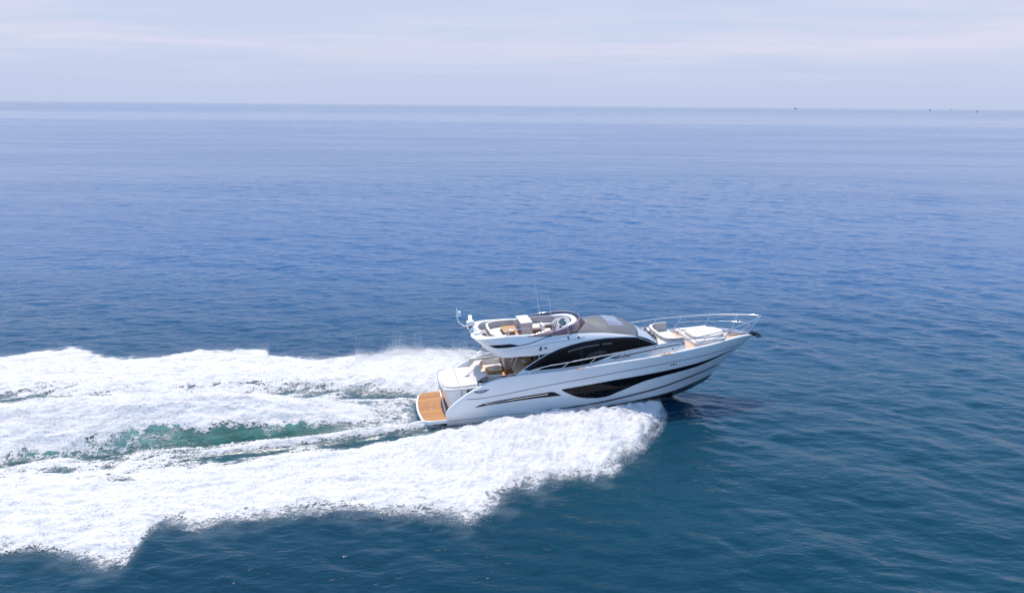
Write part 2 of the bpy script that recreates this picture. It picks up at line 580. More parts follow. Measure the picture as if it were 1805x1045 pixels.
# ------------------------------------------------------------------ sea waves
WD = math.radians(-118)          # travel direction of the chop
NW = 64
lam = np.exp(rng.uniform(math.log(0.75), math.log(9.0), NW))
ang = WD + rng.normal(0, 0.55, NW)
amp = 0.0031 * lam ** 0.80 * rng.uniform(0.5, 1.2, NW)
amp = np.where(lam > 4.5, amp * 0.75, amp)
ph = rng.uniform(0, 2 * math.pi, NW)


def waves(X, Y, sp):
    Z = np.zeros_like(X)
    gust = 0.65 + 0.7 * fbm(X * 0.045, Y * 0.03, 3, 44)
    wx = X + 1.2 * (fbm(X * 0.25, Y * 0.25, 2, 3) - 0.5)
    wy = Y + 1.2 * (fbm(X * 0.25, Y * 0.25, 2, 8) - 0.5)
    for i in range(NW):
        k = 2 * math.pi / lam[i]
        w = np.clip(lam[i] / (3.4 * sp) - 0.6, 0, 1)
        p = k * (wx * math.cos(ang[i]) + wy * math.sin(ang[i])) + ph[i]
        Z += amp[i] * w * (np.sin(p) + 0.18 * np.cos(2 * p))
    return Z * gust


def graded(start, end, d0, g, far):
    v = [start]
    d = d0
    while v[-1] < end:
        v.append(v[-1] + d)
    while v[-1] < far:
        d *= g
        v.append(v[-1] + d)
    return v


def grid_mesh(name, X, Y, Z, m, attrs, keep=None):
    ny, nx = X.shape
    co = np.stack([X, Y, Z], -1).reshape(-1, 3).astype(np.float32)
    idx = np.arange(nx * ny).reshape(ny, nx)
    q = np.stack([idx[:-1, :-1], idx[:-1, 1:], idx[1:, 1:], idx[1:, :-1]], -1).reshape(-1, 4)
    if keep is not None:
        kf = keep.reshape(-1)[q].max(axis=1)
        q = q[kf]
        used = np.zeros(nx * ny, bool)
        used[q.ravel()] = True
        remap = np.cumsum(used) - 1
        q = remap[q]
        co = co[used]
        attrs = {k: a.reshape(-1)[used] for k, a in attrs.items()}
    me = D.meshes.new(name)
    me.vertices.add(len(co))
    me.vertices.foreach_set('co', co.ravel())
    me.loops.add(q.size)
    me.loops.foreach_set('vertex_index', q.ravel().astype(np.int32))
    me.polygons.add(len(q))
    me.polygons.foreach_set('loop_start', np.arange(0, q.size, 4, dtype=np.int32))
    me.polygons.foreach_set('use_smooth', np.ones(len(q), bool))
    for k, a in attrs.items():
        at = me.attributes.new(k, 'FLOAT', 'POINT')
        at.data.foreach_set('value', a.reshape(-1).astype(np.float32))
    me.update(calc_edges=True)
    me.materials.append(m)
    o = D.objects.new(name, me)
    link(o)
    return o


# ------------------------------------------------------------------ sea
wm = D.materials.new('sea_water')
wm.use_nodes = True
t = NT(wm.node_tree)
geo = t.n('ShaderNodeNewGeometry')
pos = geo.outputs['Position']
aer = t.n('ShaderNodeAttribute', attribute_name='aer').outputs['Fac']
big = t.noise(t.mapping(pos, scale=(0.016, 0.022, 0)), 1.0, 3, 0.5)
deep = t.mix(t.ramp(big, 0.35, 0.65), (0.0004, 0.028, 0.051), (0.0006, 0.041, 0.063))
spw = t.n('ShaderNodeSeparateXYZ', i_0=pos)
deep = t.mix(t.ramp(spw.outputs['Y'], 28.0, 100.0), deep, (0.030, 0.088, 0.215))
green = t.noise(t.mapping(pos, scale=(0.8, 1.6, 1.2)), 1.0, 4, 0.6)
gcol = t.mix(t.ramp(green, 0.3, 0.7), (0.002, 0.055, 0.050), (0.008, 0.120, 0.105))
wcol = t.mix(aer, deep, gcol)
milk = t.n('ShaderNodeAttribute', attribute_name='milk').outputs['Fac']
mkn = t.noise(t.mapping(pos, scale=(1.1, 2.6, 2.0), rot=(0, 0, math.radians(10))), 1.0, 6, 0.65, 0.6)
wcol = t.mix(t.math('MULTIPLY', milk, t.ramp(mkn, 0.30, 0.60, 0.55, 1.0)), wcol, t.mix(aer, (0.33, 0.38, 0.42), (0.20, 0.40, 0.39)))
# slicks of calmer water: long patches, more of them far out
sp = t.n('ShaderNodeSeparateXYZ', i_0=pos)
edge = t.math('ADD', sp.outputs['Y'], t.math('MULTIPLY', t.math('SUBTRACT', t.noise(t.mapping(pos, scale=(0.0014, 0.0014, 0)), 1.0, 4, 0.6), 0.5), 620.0))
far = t.ramp(edge, 760.0, 840.0)
vfar = t.math('SUBTRACT', t.ramp(edge, 1150.0, 1500.0), t.ramp(sp.outputs['Y'], 7000.0, 12000.0, 0.0, 0.45))
sl1 = t.noise(t.mapping(pos, scale=(0.0011, 0.0042, 0), loc=(0.3, 0.9, 0)), 1.0, 4, 0.55, 0.5)
sl2 = t.noise(t.mapping(pos, scale=(0.00022, 0.0009, 0), loc=(5.3, 1.9, 0)), 1.0, 4, 0.6, 0.3)
slick = t.math('MAXIMUM', t.math('MULTIPLY', far, t.math('SUBTRACT', 1.0, t.math('MULTIPLY', vfar, t.ramp(sl2, 0.36, 0.50, 0.35, 1.0)))),
               t.math('MULTIPLY', t.ramp(sl1, 0.56, 0.74), 0.45))
ruf = t.math('SUBTRACT', 1.0, t.math('MULTIPLY', slick, 0.55))
rotv = (0, 0, math.radians(-28))
b1 = t.noise(t.mapping(pos, scale=(0.55, 1.15, 1), rot=rotv), 1.0, 3, 0.5, 0.35)
b2 = t.noise(t.mapping(pos, scale=(2.0, 4.2, 1), rot=rotv), 1.0, 4, 0.55, 0.5)
b3 = t.noise(t.mapping(pos, scale=(8.0, 13.0, 1), rot=rotv), 1.0, 2, 0.5, 0.3)
b0 = t.noise(t.mapping(pos, scale=(0.10, 0.26, 1), rot=rotv), 1.0, 4, 0.6, 0.3)
paw = t.noise(t.mapping(pos, scale=(0.006, 0.028, 1), rot=(0, 0, -0.1)), 1.0, 5, 0.6, 0.5)
ruf = t.math('MULTIPLY', t.math('MULTIPLY', ruf, t.ramp(paw, 0.35, 0.68, 0.60, 1.35)), t.math('MULTIPLY', t.ramp(sp.outputs['Y'], 20.0, 80.0, 0.80, 1.15), t.math('MULTIPLY', t.ramp(sp.outputs['Y'], 90.0, 500.0, 1.0, 1.5), t.ramp(sp.outputs['Y'], 1200.0, 1800.0, 1.0, 1.6))))
b1 = t.math('ADD', b1, t.math('MULTIPLY', b0, t.ramp(sp.outputs['Y'], 60.0, 260.0, 0.6, 4.0)))
hgt = t.math('ADD', t.math('MULTIPLY', b1, 0.22), t.math('ADD', t.math('MULTIPLY', b2, 0.082), t.math('MULTIPLY', b3, 0.010)))
bp = t.n('ShaderNodeBump', i_Height=t.math('MULTIPLY', hgt, ruf))
bp.inputs['Strength'].default_value = 0.55
bp.inputs['Distance'].default_value = 1.0
wb = t.n('ShaderNodeBsdfPrincipled')
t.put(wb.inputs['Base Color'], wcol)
wb.inputs['IOR'].default_value = 1.345
t.put(wb.inputs['Roughness'], t.math('ADD', 0.05, t.math('MULTIPLY', t.math('MAXIMUM', aer, milk), 0.6, True)))
t.put(wb.inputs['Normal'], bp)
t.n('ShaderNodeOutputMaterial', i_0=wb)

ys = graded(6.0, 75.0, 0.15, 1.006, 190)
ys = ys + [y for y in graded(ys[-1], ys[-1] + .1, ys[-1] - ys[-2], 1.12, 60000)][1:]
xr = graded(0.0, 44.0, 0.17, 1.02, 130)
xr = xr + [x for x in graded(xr[-1], xr[-1] + .1, xr[-1] - xr[-2], 1.25, 60000)][1:]
xs = np.array([-x for x in xr[::-1][:-1]] + xr)
ys = np.array([-20000, -3000, -500, -100, -30, -8, 0, 3] + ys)
X, Y = np.meshgrid(xs, ys)
SPX = np.gradient(xs)[None, :] * np.ones_like(Y)
SPY = np.gradient(ys)[:, None] * np.ones_like(X)
Zw = waves(X, Y, np.maximum(SPX, SPY))
U, V = to_track(X, Y)
inw = (U > -41) & (U < 14) & (np.abs(V) < 20)
hw, Fw, aw, mw_ = (np.zeros_like(X) for _ in range(4))
hw[inw], Fw[inw], aw[inw], mw_[inw] = wake(U[inw], V[inw])
Zs = Zw * (1 - 0.55 * sstep(0.0, 0.3, Fw)) + hw + 0.16 * Fw * (1 - sstep(0.5, 0.85, Fw)) - 0.03 * sstep(0.02, 0.3, Fw)
# a smooth bow swell pushed out ahead of the spray
Zs += 0.22 * np.exp(-((U - 13.0) / 1.8) ** 2) * np.exp(-((np.abs(V) - 1.2) / 2.4) ** 2)
shed = np.exp(-((U - 14.5) / 4.5) ** 2) * np.exp(-((np.abs(V) - 4.5) / 5.0) ** 2) * (1 - sstep(0.0, 0.3, Fw)) * (np.abs(X) < 44)
shed = shed + 0.25 * np.exp(-((U - 5) / 7) ** 2) * np.exp(-((np.abs(V) - 12.5) / 3.0) ** 2) * (1 - sstep(0.0, 0.3, Fw)) * (np.abs(X) < 44)
Zs += shed * (0.08 * (fbm(U * 0.50 + V * 0.35, V * 0.9 - U * 0.25, 3, 900) - 0.5) + 0.04 * (fbm(U * 1.5 + V * 1.0, V * 2.3 - U * 0.8, 2, 910) - 0.5))
sea = grid_mesh('sea_water', X, Y, Zs, wm, {'aer': aw, 'milk': mw_})
tag(sea, kind='structure', label='open blue sea with light chop reaching the horizon')

# ------------------------------------------------------------------ foam carpet
fm = D.materials.new('wake_foam')
fm.use_nodes = True
t = NT(fm.node_tree)
tc = t.n('ShaderNodeTexCoord')
ob = tc.outputs['Object']
cov = t.n('ShaderNodeAttribute', attribute_name='cover').outputs['Fac']
na = t.noise(t.mapping(ob, scale=(0.9, 3.0, 2.0), rot=(0, 0, -0.08)), 1.0, 7, 0.62, 0.8)
nb = t.noise(t.mapping(ob, scale=(4.5, 12.0, 9.0)), 1.0, 5, 0.65, 0.7)
vor = t.n('ShaderNodeTexVoronoi', feature='DISTANCE_TO_EDGE')
t.put(vor.inputs['Vector'], t.mapping(t.n('ShaderNodeVectorMath', operation='ADD', i_0=ob,
      i_1=t.n('ShaderNodeTexNoise', i_Vector=ob).outputs['Color']), scale=(1.6, 3.0, 2.0)))
vor.inputs['Scale'].default_value = 1.0
lace = t.ramp(vor.outputs['Distance'], 0.02, 0.28)          # low along the veins
nn = t.math('ADD', t.math('MULTIPLY', na, 0.46), t.math('ADD', t.math('MULTIPLY', nb, 0.36), t.math('MULTIPLY', lace, 0.18)))
th = t.ramp(cov, 0.0, 1.0, 0.22, 0.775, 'LINEAR')
alpha = t.ramp(t.math('SUBTRACT', th, nn), -0.13, 0.10)
fb = t.n('ShaderNodeBsdfPrincipled')
nc = t.noise(t.mapping(ob, scale=(9.0, 22.0, 16.0), rot=(0, 0, -0.1)), 1.0, 4, 0.65, 0.6)
nd_ = t.noise(t.mapping(ob, scale=(0.9, 1.6, 1.2)), 1.0, 3, 0.5)
tone = t.mix(t.ramp(t.math('ADD', t.math('MULTIPLY', nc, 0.75), t.math('MULTIPLY', nd_, 0.25)), 0.37, 0.50), (0.43, 0.445, 0.48), (0.79, 0.765, 0.745))
t.put(fb.inputs['Base Color'], tone)
fb.inputs['Roughness'].default_value = 0.85
fb.inputs['Subsurface Weight'].default_value = 0.0
fh = t.math('ADD', t.math('MULTIPLY', na, 0.5), t.math('ADD', t.math('MULTIPLY', nb, 0.42), t.math('MULTIPLY', nc, 0.30)))
bp = t.n('ShaderNodeBump', i_Height=fh)
bp.inputs['Strength'].default_value = 0.6
bp.inputs['Distance'].default_value = 0.25
t.put(fb.inputs['Normal'], bp)
tr = t.n('ShaderNodeBsdfTransparent')
mx = t.n('ShaderNodeMixShader', i_0=alpha, i_1=tr, i_2=fb)
t.n('ShaderNodeOutputMaterial', i_0=mx)

gu = np.arange(-38.0, 13.0, 0.065)
gv = np.arange(-15.5, 18.5, 0.065)
GU, GV = np.meshgrid(gu, gv)
h0, F0, a0, _ = wake(GU, GV)
WX = ORG.x + GU * CH - GV * SH
WY = ORG.y + GU * SH + GV * CH


def lumps(u, v):
    a = fbm(u * 0.9, v * 1.3, 4, 101) - 0.5
    b = np.abs(fbm(u * 2.6, v * 4.0, 4, 55) - 0.5)
    c = fbm(u * 7, v * 9, 2, 203) - 0.5
    return a, b, c


la, lb, lc = lumps(GU, GV)
fold = np.abs(fbm(GU * 1.7 + GV * 0.5 * np.sign(GV), GV * 0.55, 4, 811) - 0.5)
fold2 = np.abs(fbm(GU * 0.45, GV * 1.5 - GU * 0.15, 4, 812) - 0.5)
fsel = sstep(-6, 2, GU)
act = np.interp(GU, [-38, -10, 2, 11], [0.75, 0.85, 0.85, 0.75])
Zf = waves(WX, WY, np.full_like(GU, 0.16)) * 0.5 + h0
Zf = Zf + F0 * (0.13 + act * (0.30 * la - 0.24 * (lb - 0.12) + 0.06 * lc) + fsel * (0.10 - 0.44 * fold) + (1 - fsel) * (0.07 - 0.42 * fold2)) + 0.004
foam = grid_mesh('wake_foam', GU, GV, Zf, fm, {'cover': F0}, keep=(F0 > 0.03))
foam.location = ORG
foam.rotation_euler = (0, 0, YAW)
tag(foam, kind='stuff', label='broad white wake foam trailing behind the yacht')

# ------------------------------------------------------------------ spray droplets
sm_ = D.materials.new('spray_water')
sm_.use_nodes = True
t = NT(sm_.node_tree)
d1 = t.n('ShaderNodeBsdfDiffuse', i_0=(0.95, 0.95, 0.96))
d2 = t.n('ShaderNodeBsdfTranslucent', i_0=(0.95, 0.95, 0.96))
mx = t.n('ShaderNodeMixShader', i_1=d1, i_2=d2)
mx.inputs[0].default_value = 0.45
t.n('ShaderNodeOutputMaterial', i_0=mx)


def drops(u, v, z, r):
    n = len(u)
    base = np.array([(1, 1, 1), (1, -1, -1), (-1, 1, -1), (-1, -1, 1)], float) / math.sqrt(3)
    an = rng.uniform(0, 2 * math.pi, (n, 3))
    c, s = np.cos(an), np.sin(an)
    R = np.empty((n, 3, 3))
    R[:, 0, 0] = c[:, 0] * c[:, 1]; R[:, 0, 1] = c[:, 0] * s[:, 1] * s[:, 2] - s[:, 0] * c[:, 2]; R[:, 0, 2] = c[:, 0] * s[:, 1] * c[:, 2] + s[:, 0] * s[:, 2]
    R[:, 1, 0] = s[:, 0] * c[:, 1]; R[:, 1, 1] = s[:, 0] * s[:, 1] * s[:, 2] + c[:, 0] * c[:, 2]; R[:, 1, 2] = s[:, 0] * s[:, 1] * c[:, 2] - c[:, 0] * s[:, 2]
    R[:, 2, 0] = -s[:, 1]; R[:, 2, 1] = c[:, 1] * s[:, 2]; R[:, 2, 2] = c[:, 1] * c[:, 2]
    pts = np.einsum('nij,kj->nki', R, base) * r[:, None, None]
    pts[..., 0] += u[:, None]; pts[..., 1] += v[:, None]; pts[..., 2] += z[:, None]
    return pts.reshape(-1, 3)


def spray_cloud():
    P = []

    def add(u, v, hgt, keep, r0, r1):
        h, F = wake(u, v)[:2]
        k = keep(h, F)
        u, v, h, F = u[k], v[k], h[k], F[k]
        a, b, c = lumps(u, v)
        z = h + 0.02 + (0.10 + 0.30 * a) * F + hgt(u, v, h, F)
        r = rng.uniform(r0, r1, len(u)) * rng.uniform(0.5, 1, len(u))
        P.append((u, v, z, r))

    ex = lambda n, s: rng.exponential(s, n)
    clump = lambda u, v, sc=1.1, p=2.2, sd=300: np.clip(fbm(u * sc, v * sc, 4, sd) * 1.9 - 0.45, 0, 1.4) ** p
    # thrown off both sides of the hull
    n = 210000
    u = rng.uniform(-2, 12.6, n)
    for sg in (-1, 1):
        vo = np.interp(u, NO[:, 0], -NO[:, 1])
        v = sg * (1.7 + (vo - 1.2) * rng.beta(1.0, 1.5, n))
        add(u, v, lambda u, v, h, F: ex(len(u), 1.0) * (0.02 + 0.20 * clump(u, v) * np.interp(u, [-2, 3, 12.6], [0.5, 1.0, 0.9])),
            lambda h, F: F > 0.12, 0.004, 0.014)
    # ragged outer rims
    n = 150000
    u = rng.uniform(-34, 12.5, n)
    for E_, sg in ((NO, -1), (FO, 1)):
        vo = np.abs(np.interp(u, E_[:, 0], E_[:, 1]))
        v = sg * (vo + rng.normal(-0.15, 1.0, n) * np.interp(u, [-12, 2, 12], [0.4, 0.75, 0.6]))
        wgt = np.interp(u, [-34, -12, -4, 0, 12.5], [0.12, 0.35, 0.8, 1, 1])
        k = rng.uniform(0, 1, n) < wgt
        add(u[k], v[k], lambda u, v, h, F: ex(len(u), 1.0) * (0.02 + 0.20 * clump(u, v, 1.6, 2.5, 400)),
            lambda h, F: F > 0.01, 0.004, 0.012)
    # higher plumes at the far side, seen over the stern
    n = 60000
    u = rng.uniform(-5, 9, n)
    vo = np.abs(np.interp(u, FO[:, 0], FO[:, 1]))
    v = vo - rng.uniform(0.2, 2.2, n)
    add(u, v, lambda u, v, h, F: ex(len(u), 1.0) * (0.03 + 0.42 * clump(u, v, 1.3, 1.9, 500)), lambda h, F: F > 0.1, 0.006, 0.02)
    # mist and drops along the propeller mound
    n = 90000
    u = rng.uniform(-34, -3.5, n)
    v = rng.normal(0.2, 1.0, n)
    add(u, v, lambda u, v, h, F: ex(len(u), 1.0) * (0.03 + 0.15 * clump(u, v, 1.2, 2.0, 600)), lambda h, F: h > 0.12, 0.003, 0.010)
    n = 45000
    u = -12 - 20 * rng.beta(1.2, 1.2, n)
    v = -rng.uniform(0.2, 3.2, n)
    add(u, v, lambda u, v, h, F: ex(len(u), 0.035), lambda h, F: rng.uniform(0, 1, len(h)) < 0.9, 0.004, 0.014)
    # fine mist behind the transom
    n = 26000
    u = rng.uniform(-8, -1.3, n)
    v = rng.normal(0, 1.9, n)
    add(u, v, lambda u, v, h, F: ex(len(u), 0.22), lambda h, F: F > -1, 0.004, 0.012)
    u, v, z, r = (np.concatenate([p[i] for p in P]) for i in range(4))
    # nothing inside the hull
    ins = (np.abs(v) < np.interp(u, [-1.6, 0, 10, 12.6], [2.2, 2.35, 2.1, 1.3])) & (u > -1.6)
    u, v, z, r = u[~ins], v[~ins], z[~ins], r[~ins]
    pts = drops(u, v, z, r).astype(np.float32)
    n = len(u)
    b = np.arange(n)[:, None] * 4
    q = np.concatenate([b + np.array(f) for f in ((0, 1, 2), (0, 3, 1), (0, 2, 3), (1, 3, 2))], 1).reshape(-1, 3)
    me = D.meshes.new('spray')
    me.vertices.add(len(pts))
    me.vertices.foreach_set('co', pts.ravel())
    me.loops.add(q.size)
    me.loops.foreach_set('vertex_index', q.ravel().astype(np.int32))
    me.polygons.add(len(q))
    me.polygons.foreach_set('loop_start', np.arange(0, q.size, 3, dtype=np.int32))
    me.update(calc_edges=False)
    me.validate()
    me.materials.append(sm_)
    o = D.objects.new('spray', me)
    link(o)
    o.location = ORG
    o.rotation_euler = (0, 0, YAW)
    tag(o, kind='stuff', label='fine white spray thrown up beside the hull and over the wake')


spray_cloud()


# ================================================================== the yacht
def empty(name, loc=(0, 0, 0), rot=(0, 0, 0)):
    o = D.objects.new(name, None)
    o.empty_display_size = 0.5
    link(o)
    o.location = loc
    o.rotation_euler = rot
    return o


Y = empty('motor_yacht', ORG, (0, -TRIM, YAW))
tag(Y, 'large white motor yacht with flybridge and grey roof speeding to the right', 'yacht')

# ---- hull ----------------------------------------------------------
NH = 90
K0 = curve3([(0, 0, -.75), (6, 0, -.9), (10, 0, -.92), (12, 0, -.86), (13.56, 0, -.72), (14.6, 0, -.47), (15.42, 0, -.15), (16.0, 0, .16), (16.2, 0, .36)], NH)
K1 = curve3([(0, -2.12, .02), (4, -2.17, .0), (7, -2.13, .0), (8.76, -2.08, .04), (9.9, -2.02, .09), (11.46, -1.85, .15), (12.86, -1.55, .2),
             (14.2, -1.08, .29), (15.3, -.52, .35), (16.0, -.12, .38), (16.2, 0, .39)], NH)
K2 = curve3([(0, -2.25, .30), (4.5, -2.30, .28), (7.07, -2.26, .30), (8.7, -2.22, .37), (10.2, -2.14, .50), (12.2, -1.92, .70), (13.8, -1.55, .90),
             (15.3, -1.05, 1.07), (16.4, -.5, 1.17), (17.1, 0, 1.22)], NH)
K3 = curve3([(0, -2.36, .42), (1.0, -2.38, .72), (4, -2.40, 1.0), (9.5, -2.38, 1.18), (12.4, -2.16, 1.40), (14.5, -1.74, 1.58), (16.2, -1.0, 1.70),
             (17.2, -.4, 1.74), (17.75, 0, 1.75)], NH)
K4 = curve3([(0, -2.42, .52), (.4, -2.44, .95), (1.1, -2.45, 1.36), (1.83, -2.46, 1.49), (2.72, -2.46, 1.54), (5.44, -2.46, 1.78), (6.73, -2.46, 1.88),
             (9, -2.45, 2.05), (11.43, -2.38, 2.2), (12.9, -2.24, 2.26), (14.47, -1.98, 2.30), (16.0, -1.50, 2.32), (17.2, -.9, 2.30), (17.9, -.42, 2.22), (18.28, 0, 2.12)], NH)
K5 = curve3([(-.02, -2.36, .58), (.0, -2.37, .85), (.2, -2.38, 1.08), (.76, -2.39, 1.5), (1.4, -2.40, 1.87), (2.04, -2.41, 2.14), (2.77, -2.41, 2.36), (3.5, -2.41, 2.46),
             (4.25, -2.41, 2.49), (6.75, -2.42, 2.50), (9.5, -2.42, 2.62), (11, -2.38, 2.67), (12.4, -2.30, 2.72), (13.64, -2.14, 2.79), (15.57, -1.72, 2.85),
             (17.0, -1.15, 2.85), (17.9, -.70, 2.79), (18.5, -.33, 2.68), (18.83, 0, 2.56)], NH)


def inset(A, d, dz=0.0):
    """offset a starboard line inboard in plan"""
    T = np.gradient(A, axis=0)
    T[:, 2] = 0
    T /= np.maximum(np.linalg.norm(T, axis=1, keepdims=True), 1e-6)
    N = np.stack([-T[:, 1], T[:, 0], 0 * T[:, 0]], 1)
    B = A + N * d
    B[:, 2] = A[:, 2] + dz
    B[:, 1] = np.minimum(B[:, 1], 0)
    return B


C0 = inset(K5, .03, .035)
C1 = inset(K5, .15, .04)
C2 = inset(K5, .18, -.02)
C3 = inset(K5, .20, -.22)
C1[-1, 1] = C2[-1, 1] = C3[-1, 1] = 0
hull = loft('hull', [K1, K2, K3, K4, K5, C0, C1, C2, C3], 'gel', Y, sharp=28)
loft('hull_bottom', [K0, K1], 'anti', Y, sharp=25)
# transom closing face
tv = [(0, 0, -.75), (0, -2.12, .02), (0, -2.25, .30), (0, -2.36, .42), (-.02, -2.36, .57), (-.02, 2.36, .57), (0, 2.36, .42), (0, 2.25, .30), (0, 2.12, .02)]
raw('transom', [(x + .01, y, z) for x, y, z in tv] + [(x + .08, y, z) for x, y, z in tv],
    [tuple(range(9)), tuple(range(9, 18))[::-1]] + [(i, (i + 1) % 9, 9 + (i + 1) % 9, 9 + i) for i in range(9)], 'gel', Y, smooth=False)
hb = bvh_of(hull)
for sd in (-1, 1):
    wn = patch('hull_window',
               [(6.38, 1.455), (6.5, 1.34), (6.74, 1.20), (7.0, 1.05), (7.37, .88), (7.92, .74), (8.4, .68), (8.87, .68), (9.2, .74), (9.53, .85), (10.0, .99), (10.5, 1.155),
                (11.0, 1.30), (11.4, 1.385), (12.44, 1.50), (14.52, 1.655), (16.2, 1.87), (17.0, 1.99), (17.36, 2.06)],
               [(6.38, 1.475), (7.4, 1.54), (9.53, 1.67), (12.43, 1.79), (14.5, 1.885), (15.6, 1.955), (16.79, 2.045), (17.2, 2.075), (17.36, 2.08)],
               'black', Y, hb, sd, nx=140, nz=6, smooth_pts=False, sharp=40)
    patch('pane', [(6.55, 1.38), (6.8, 1.21), (7.1, 1.04), (7.45, .90), (7.95, .77), (8.4, .72), (8.85, .72), (9.2, .78), (9.55, .90), (9.75, 1.2)],
          [(6.55, 1.42), (7.4, 1.50), (9.4, 1.62), (9.75, 1.3)], 'hullglass', wn, hb, sd, off=.02, nx=70, nz=5, smooth_pts=False)
    vt = patch('engine_vent', [(1.57, 1.0), (2.4, 1.06), (4.0, 1.12), (5.2, 1.14), (6.0, 1.125), (6.33, 1.13)],
               [(1.57, 1.015), (1.8, 1.10), (2.1, 1.18), (3.2, 1.27), (4.6, 1.345), (5.84, 1.40), (5.98, 1.36), (6.33, 1.145)], 'frame', Y, hb, sd, off=.02, nx=90, nz=4, smooth_pts=False)
    strip('vent_trim', [(2.1, 1.135), (3.0, 1.185), (4.4, 1.255), (5.6, 1.30)], .035, 'steel', vt, hb, side=sd, off=.035)
    strip('sheer_groove', [(1.15, 1.52), (1.83, 1.50), (2.72, 1.545), (5.44, 1.795), (6.73, 1.885), (9, 2.055), (11.43, 2.205), (12.9, 2.265), (14.47, 2.31), (16.0, 2.33), (17.2, 2.315), (17.8, 2.25)],
          .035, 'seam', Y, hb, side=sd, off=.008, nx=110)
    strip('spray_rail', [(5.5, .27), (7.07, .305), (8.7, .37), (10.2, .50), (12.2, .70), (13.8, .90), (15.3, 1.07), (16.3, 1.165)], .085, 'stripe', Y, hb, side=sd, off=.03, nx=90)
    strip('stern_rail_line', [(.15, .335), (2, .325), (4.6, .30)], .03, 'seam', Y, hb, side=sd, off=.01, nx=40)
    # recessed cleat pocket on the quarter
    pk = patch('quarter_cleat_pocket', [(1.52, 1.90), (1.75, 1.80), (2.05, 1.80), (2.42, 1.945)], [(1.52, 1.905), (1.8, 1.93), (2.1, 1.96), (2.42, 1.95)], 'seam', Y, hb, sd, off=.012, nx=24, nz=2)
    tube('cleat', [[(1.75, sd * 2.43, 1.88), (2.1, sd * 2.43, 1.90)]], .022, 'steel', pk)
    # three small fairlead marks near the bow
    for k, (mx_, s_) in enumerate(((12.80, .045), (12.96, .065), (13.12, .04))):
        patch('hull_mark', [(mx_ - s_ * .8, 2.05), (mx_ + s_ * .8, 2.055)], [(mx_ - s_ * .8, 2.05 + s_ * 1.6), (mx_ + s_ * .8, 2.055 + s_ * 1.6)], 'stripe', Y, hb, sd, off=.012, nx=4, nz=1, smooth_pts=False)
    # notches with rollers in the bulwark cap
    for fx, w_ in ((7.5, .26), (12.55, .34)):
        yb = float(np.interp(fx, K5[:, 0], K5[:, 1])) * -sd
        zb = float(np.interp(fx, K5[:, 0], K5[:, 2]))
        fl = box('fairlead', fx - w_, fx + w_, *sorted((sd * (abs(yb) - .17), sd * (abs(yb) + .02))), zb + .02, zb + .055, 'teakdeck', Y, bevel=.01)
        for dx in (-.12, .12):
            tube('roller', [[(fx + dx, sd * (abs(yb) - .08), zb + .04), (fx + dx, sd * (abs(yb) - .08), zb + .13)]], .03, 'steel', fl)

# ---- swim platform --------------------------------------------------
PA = curve3([(.05, -2.26, 0), (-.7, -2.24, 0), (-1.12, -2.18, 0), (-1.28, -2.0, 0), (-1.38, -1.5, 0), (-1.47, -.8, 0), (-1.50, 0, 0)], 34)
pl = [(p[0], p[1]) for p in PA] + [(p[0], -p[1]) for p in PA[-2::-1]]
plat = prism('swim_platform', pl, .22, .43, 'gel', Y, bevel=.03)
TA = curve3([(.42, -2.15, 0), (-.3, -2.19, 0), (-.8, -2.16, 0), (-1.07, -2.10, 0), (-1.18, -1.95, 0), (-1.28, -1.45, 0), (-1.365, -.8, 0), (-1.39, 0, 0)], 34)
tl = [(p[0], p[1]) for p in TA] + [(p[0], -p[1]) for p in TA[-2::-1]]
prism('teak_decking', tl, .425, .447, 'teak', plat, bevel=.004)
for x_, y_ in ((-.62, .1), (-.30, -.25), (-.66, -.55)):
    tube('deck_fitting', [[(x_ - .07, y_, .455), (x_ + .07, y_ + .01, .455)]], .018, 'steel', plat)

# ---- garage / transom moulding --------------------------------------
ga = [(.98, -1.62), (.45, -1.62), (.16, -1.52), (-.02, -1.25), (-.10, -.6), (-.12, 0), (-.10, .6), (-.02, 1.25), (.16, 1.52), (.45, 1.62), (2.1, 1.62), (2.1, -1.62)]
gb = [(1.0, -1.60), (.62, -1.60), (.42, -1.48), (.30, -1.2), (.24, -.6), (.22, 0), (.24, .6), (.30, 1.2), (.42, 1.48), (.62, 1.60), (2.1, 1.62), (2.1, -1.62)]
gar = prism('garage', gb, .44, 1.78, 'gel', Y, bevel=.05, top=ga)
prism('garage_coaming', [(x - (.06 if x < 1 else 0), y * 1.03) for x, y in ga], 1.77, 1.90, 'gel_in', Y, bevel=.05)
box('garage_seam', .955, .975, -1.668, -1.60, .9, 1.82, 'seam', gar, bevel=0)
lt = box('side_vent', 1.24, 1.56, -1.665, -1.60, 1.60, 1.75, 'rubber', gar, bevel=.03)
for sd in (-1, 1):
    st_ = box('stern_steps', .42, .86, *sorted((sd * 1.60, sd * 2.26)), .40, .72, 'gel_in', Y, bevel=.03)
    for i in range(1, 4):
        box('step', .42 + .40 * i, .90 + .40 * i, *sorted((sd * 1.60, sd * 2.26)), .35, .72 + .26 * i, 'gel_in', st_, bevel=.03)
    box('cockpit_side_liner', 1.9, 4.6, *sorted((sd * 2.14, sd * 2.23)), 1.30, 2.26, 'cream', Y, bevel=.02)
sp_ = curve3([(1.95, -1.50, 0), (1.0, -1.56, 0), (.45, -1.52, 0), (.12, -1.30, 0), (.0, -.8, 0), (-.03, 0, 0)], 22)
so = [(p[0], p[1]) for p in sp_] + [(p[0], -p[1]) for p in sp_[-2::-1]]
pad = prism('sunpad', so, 1.89, 2.0, 'cushion', Y, bevel=.04)
tube('sunpad_seam', [[(.88, -1.5, 2.004), (.90, 0, 2.006), (.88, 1.5, 2.004)]], .016, 'cushion_grey', pad, seg=6)
